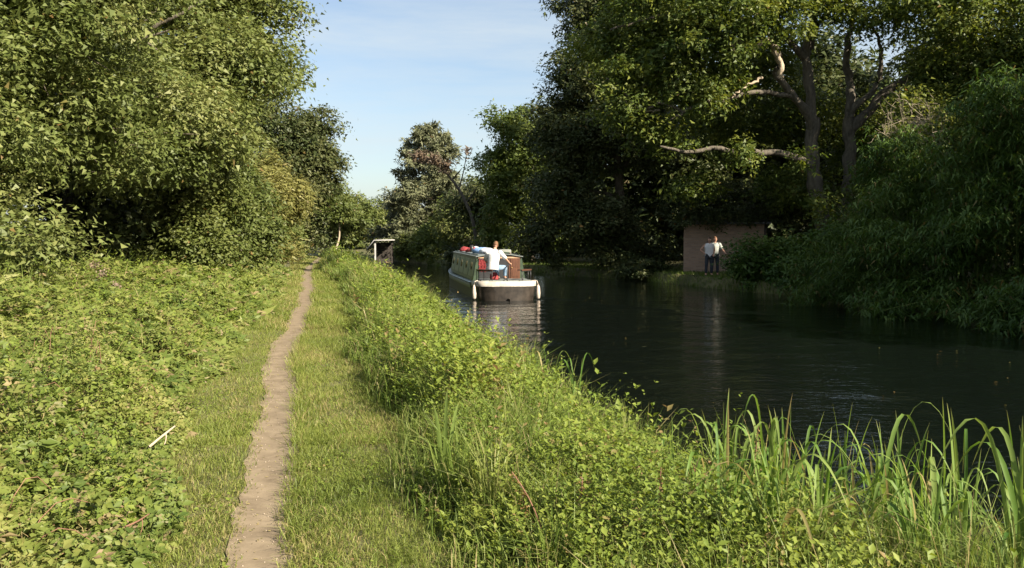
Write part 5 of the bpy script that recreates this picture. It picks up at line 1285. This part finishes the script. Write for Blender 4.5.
reeds = [(2.95, 4.75, 15, .75, 1.18, .30, 'tall arching reeds at the bottom right corner'), (2.62, 4.9, 13, .65, 1.05, .30, 'reeds just left of the corner clump'), (2.30, 5.05, 12, .55, .95, .30, 'drooping reeds between the corner reeds and the dried stalk'),
         (2.02, 5.15, 12, .5, .92, .28, 'bowed reeds in front of the dark water gap'), (1.74, 5.35, 10, .45, .85, .25, 'short reeds left of the bowed clump'), (1.45, 5.75, 9, .45, .85, .22, 'upright reeds beside the dried red stalk'),
         (2.75, 4.35, 10, .5, .9, .28, 'reeds low at the bottom edge near the corner'), (2.2, 4.45, 10, .4, .75, .25, 'short reeds low at the bottom edge left of the corner'), (1.25, 6.6, 7, .35, .65, .2, 'small reeds at the edge of the herb bank'),
         (0.72, 9.3, 7, .5, .85, .16, 'reeds standing above the herbs at the middle of the bank'), (0.42, 10.2, 6, .45, .75, .18, 'pale reeds at the water side of the herb bank'), (1.02, 8.2, 6, .3, .6, .2, 'bent reeds at the bulge of the bank'), (3.25, 5.1, 10, .6, 1.1, .3, 'reeds in the water beyond the right corner')]
extra_where = ['behind the tall arching ones', 'at the foot of the tall arching ones', 'close under the right edge', 'standing in the shallows', 'leaning over the shallows', 'in the gap beside the dried stalk', 'low behind the dock leaves', 'at the bottom edge', 'among the last herbs', 'half hidden by herbs', 'at the tip of the bank', 'nearest the open water']
for k_, lb_ in enumerate(extra_where):
    yy = rr_.uniform(3.9, 5.3); xx = min(float(eL(yy)) + rr_.uniform(-.7, .15), 0.62 * yy)
    reeds.append((xx, yy, 10, .40, .85, .30, 'green reed tuft at the near right bank, ' + lb_))
for k_, lb_ in enumerate(['in front of the tall arching ones', 'left of the corner at the bottom edge', 'below the bowed reeds', 'between the dock leaves and the reeds', 'below the dried red stalk', 'right of the small dried stalk', 'under the corner reeds', 'between the herbs and the shallows', 'behind the bottom dock leaves', 'at the very corner']):
    yy = 3.95 + 0.08 * k_ + rr_.uniform(-.03, .03); xx = (2.45, 2.0, 2.15, 1.3, 1.55, 1.15, 2.7, 1.85, 1.05, 2.85)[k_]
    reeds.append((xx, yy, 11, .30, .62, .30, 'short dense reed tuft ' + lb_))
for i, (x, y, nl, h0, h1, sp, lb) in enumerate(reeds): reed_plant(lb, x, y, nl, h0, h1, sp, 200 + i)
# the iris clump in the grass margin
ir = empty('iris_plant', (-0.44, 5.45, float(ground_z(-0.44, 5.45))), 0, 'pale upright iris leaves at the edge of the mown grass', 'iris')
for i, (tx, ty, h, w) in enumerate(((-.15, .02, .46, .032), (-.07, .0, .64, .032), (.02, .05, .74, .028), (.10, .03, .66, .026), (-.10, -.05, .40, .028), (.06, -.04, .46, .024))):
    strap_leaf(ir, (tx * .15, ty * .2, 0), (tx, ty, h), -.1, w, (.85 if i < 4 else .6, 0.25 if i == 0 else 0.05, 0), 1.4 * (i % 2), n=9)

# dried flower stalks
def dried_stalk(label, x, y, h, seed, name='dried_stalk', mat='stem_brown', lean=(0.05, 0.0)):
    z0 = float(ground_z(x, y)); root = empty(name, (x, y, z0), 0, label, 'dried plant', 'dried stalks on the near bank'); q = random.Random(seed)
    top = np.array((lean[0] * h, lean[1] * h, h))
    tubes('stem', [(bezier((0, 0, 0), (0.01, 0.01, h * .5), top, 8), np.linspace(.006, .003, 8))], M[mat], root, sides=5)
    P, N, D, L, T = [], [], [], [], []
    for k in range(90):
        t = q.uniform(.45, 1.0); a = q.uniform(0, 2 * PI)
        P.append(top * t + np.array((math.cos(a), math.sin(a), 0)) * q.uniform(.0, .022)); D.append((math.cos(a), math.sin(a), q.uniform(-.4, .6))); N.append((q.gauss(0, 1), q.gauss(0, 1), 1)); L.append(q.uniform(.008, .02)); T.append((.5, 1 if q.random() < .85 else 0, 0))
    leaf_soup('seed_head', np.array(P), np.array(N), np.array(D), np.array(L), np.array(L) * .8, np.array(T), M['leaf_brown'], root)['kind'] = 'stuff'
for i, (px, py, Y, h, lb) in enumerate(((750, 520, 5.2, .85, 'tall dried red-brown stalk standing against the dark water'), (655, 560, 4.4, .55, 'dried brown dock stalk low on the bank'), (578, 545, 4.5, .48, 'short reddish dried stalk among the herbs'), (690, 530, 4.9, .45, 'small dried stalk beside the dock'),
                                        (545, 550, 4.4, .50, 'leaning dried stalk among the herbs'))):
    c = at(px, py, Y); dried_stalk(lb, c.x, Y, h, 300 + i, lean=((-.35 if i == 4 else .05), .0))
# seed-headed weeds in front of the dark hollow
def fluffy_weed(label, x, y, h, seed):
    z0 = float(ground_z(x, y)); root = empty('seeding_weed', (x, y, z0), 0, label, 'weed', 'pale seed heads before the hollow'); q = random.Random(seed)
    tubes('stem', [(bezier((0, 0, 0), (.02, 0, h * .6), (.05, 0, h), 7), np.linspace(.008, .004, 7))], M['stem_green'], root, sides=5)
    n_ = 60; g_ = np.random.default_rng(seed)
    C = np.array((.05, 0, h)) + g_.normal(0, 1, (n_, 3)) * (.05, .05, .04)
    leaf_soup('flower_head', C, g_.normal(0, 1, (n_, 3)) + (0, 0, .5), g_.normal(0, 1, (n_, 3)), g_.uniform(.03, .06, n_), g_.uniform(.02, .04, n_), np.stack((g_.random(n_), np.zeros(n_), np.zeros(n_)), 1), M['seed_fluff'], root)['kind'] = 'stuff'
    ll = 26; t = g_.uniform(.15, .9, ll); a = g_.uniform(0, 6.28, ll)
    leaf_soup('foliage', np.stack((t * .05, 0 * t, t * h), 1), np.stack((-np.cos(a) * .4, -np.sin(a) * .4, np.ones(ll)), 1), np.stack((np.cos(a), np.sin(a), np.full(ll, .1)), 1), g_.uniform(.1, .18, ll), g_.uniform(.03, .06, ll), np.stack((g_.random(ll), 0 * t, 0 * t), 1), M['leaf_herb'], root)['kind'] = 'stuff'
M['seed_fluff'] = leaf_mat('seed_fluff', (0.17, 0.11, 0.085), (0.24, 0.17, 0.13), (0.32, 0.26, 0.21), 0.3)
for i, (px, py, Y, h, lb) in enumerate(((100, 300, 16, 1.05, 'tallest pale pink seed head in front of the dark hollow'), (114, 304, 16, .85, 'lower pink seed head right of the tallest one'), (44, 300, 15.5, .95, 'pink seed head below the left-edge tree'), (92, 300, 16.5, 1.2, 'leafy seeding weed behind the pink heads'))):
    c = at(px, py, Y); fluffy_weed(lb, c.x, Y, h, 400 + i)
# broad-leaved dock at the left edge: each large leaf a part
def broad_plant(label, x, y, nl, size, seed, name='dock_plant', tone=.6):
    z0 = float(ground_z(x, y)) + .22; root = empty(name, (x, y, z0), 0, label, 'dock', 'broad-leaved docks'); q = random.Random(seed)
    for i in range(nl):
        a = i * 2.4 + q.gauss(0, .3); ln = size * q.uniform(.7, 1.15); el = q.uniform(.15, .8); n_ = 8
        u_ = np.linspace(0, 1, n_); d2 = np.array((math.cos(a), math.sin(a)))
        c = np.stack((d2[0] * ln * u_, d2[1] * ln * u_, ln * (el * u_ - (el * .9) * u_ ** 2) + .05), 1)
        S = np.array((-d2[1], d2[0], 0)); ww = ln * .34 * np.sin(np.clip(u_ * 1.05, 0, 1) ** .8 * PI) ** .8 * (u_ > .08) + .004
        wv = .012 * np.sin(u_ * 14 + i)
        V = np.stack((c - S * ww[:, None] * .5 + np.stack((0 * u_, 0 * u_, ww * .2 + wv), 1), c, c + S * ww[:, None] * .5 + np.stack((0 * u_, 0 * u_, ww * .2 - wv), 1)), 1).reshape(-1, 3)
        k = np.arange(n_ - 1)[:, None] * 3
        link('leaf', np_mesh('leaf', V, np.concatenate((k + [[0, 1, 4, 3]], k + [[1, 2, 5, 4]])), np.tile(np.array((min(1, max(0, q.gauss(tone, .15))), .5 * (q.random() < .12), 0)), (len(V), 1))), M['leaf_bramble'], root, smooth=True)
for i, (px, py, Y, nl, s_, lb) in enumerate(((4, 505, 4.75, 9, .26, 'broad-leaved dock at the left edge of the picture'), (92, 520, 4.6, 7, .13, 'small broad-leaved weed among the near brambles'), (40, 470, 5.2, 7, .17, 'broad-leaved weed behind the left-edge dock'), (640, 555, 4.4, 8, .15, 'broad-leaved weed at the bottom of the bank'), (705, 560, 4.4, 8, .14, 'broad-leaved weed left of the bottom reeds'))):
    c = at(px, py, Y); broad_plant(lb, c.x, Y, nl, s_, 500 + i)
# bleached stick lying in the brambles' edge, and a thinner one nearer
def stick(label, pts, r0, mat, seed):
    P3 = [tuple(p) for p in pts]; org = np.array(P3[0]); q = spline(P3, 10) - org
    root = empty('fallen_stick', P3[0], 0, label, 'stick', 'sticks beside the path')
    tubes('stick_body', [(q, np.linspace(r0, r0 * .6, 10))], M[mat], root, sides=6)
    tubes('side_twig', [(bezier(q[6], q[6] + (.02, -.02, -.03), q[6] + (.015, -.06, -.07), 4), np.linspace(r0 * .6, r0 * .3, 4))], M[mat], root, sides=5)
stick('bleached broken stick poking out of the bramble edge', (at(149, 447, 6.2), at(161, 437, 6.3), at(175, 426, 6.4)), .011, 'dead_wood', 1)
stick('thin brown twig lying at the bramble edge near the bottom', (at(125, 527, 4.5), at(138, 521, 4.6), at(149, 514, 4.7)), .006, 'stem_brown', 2)
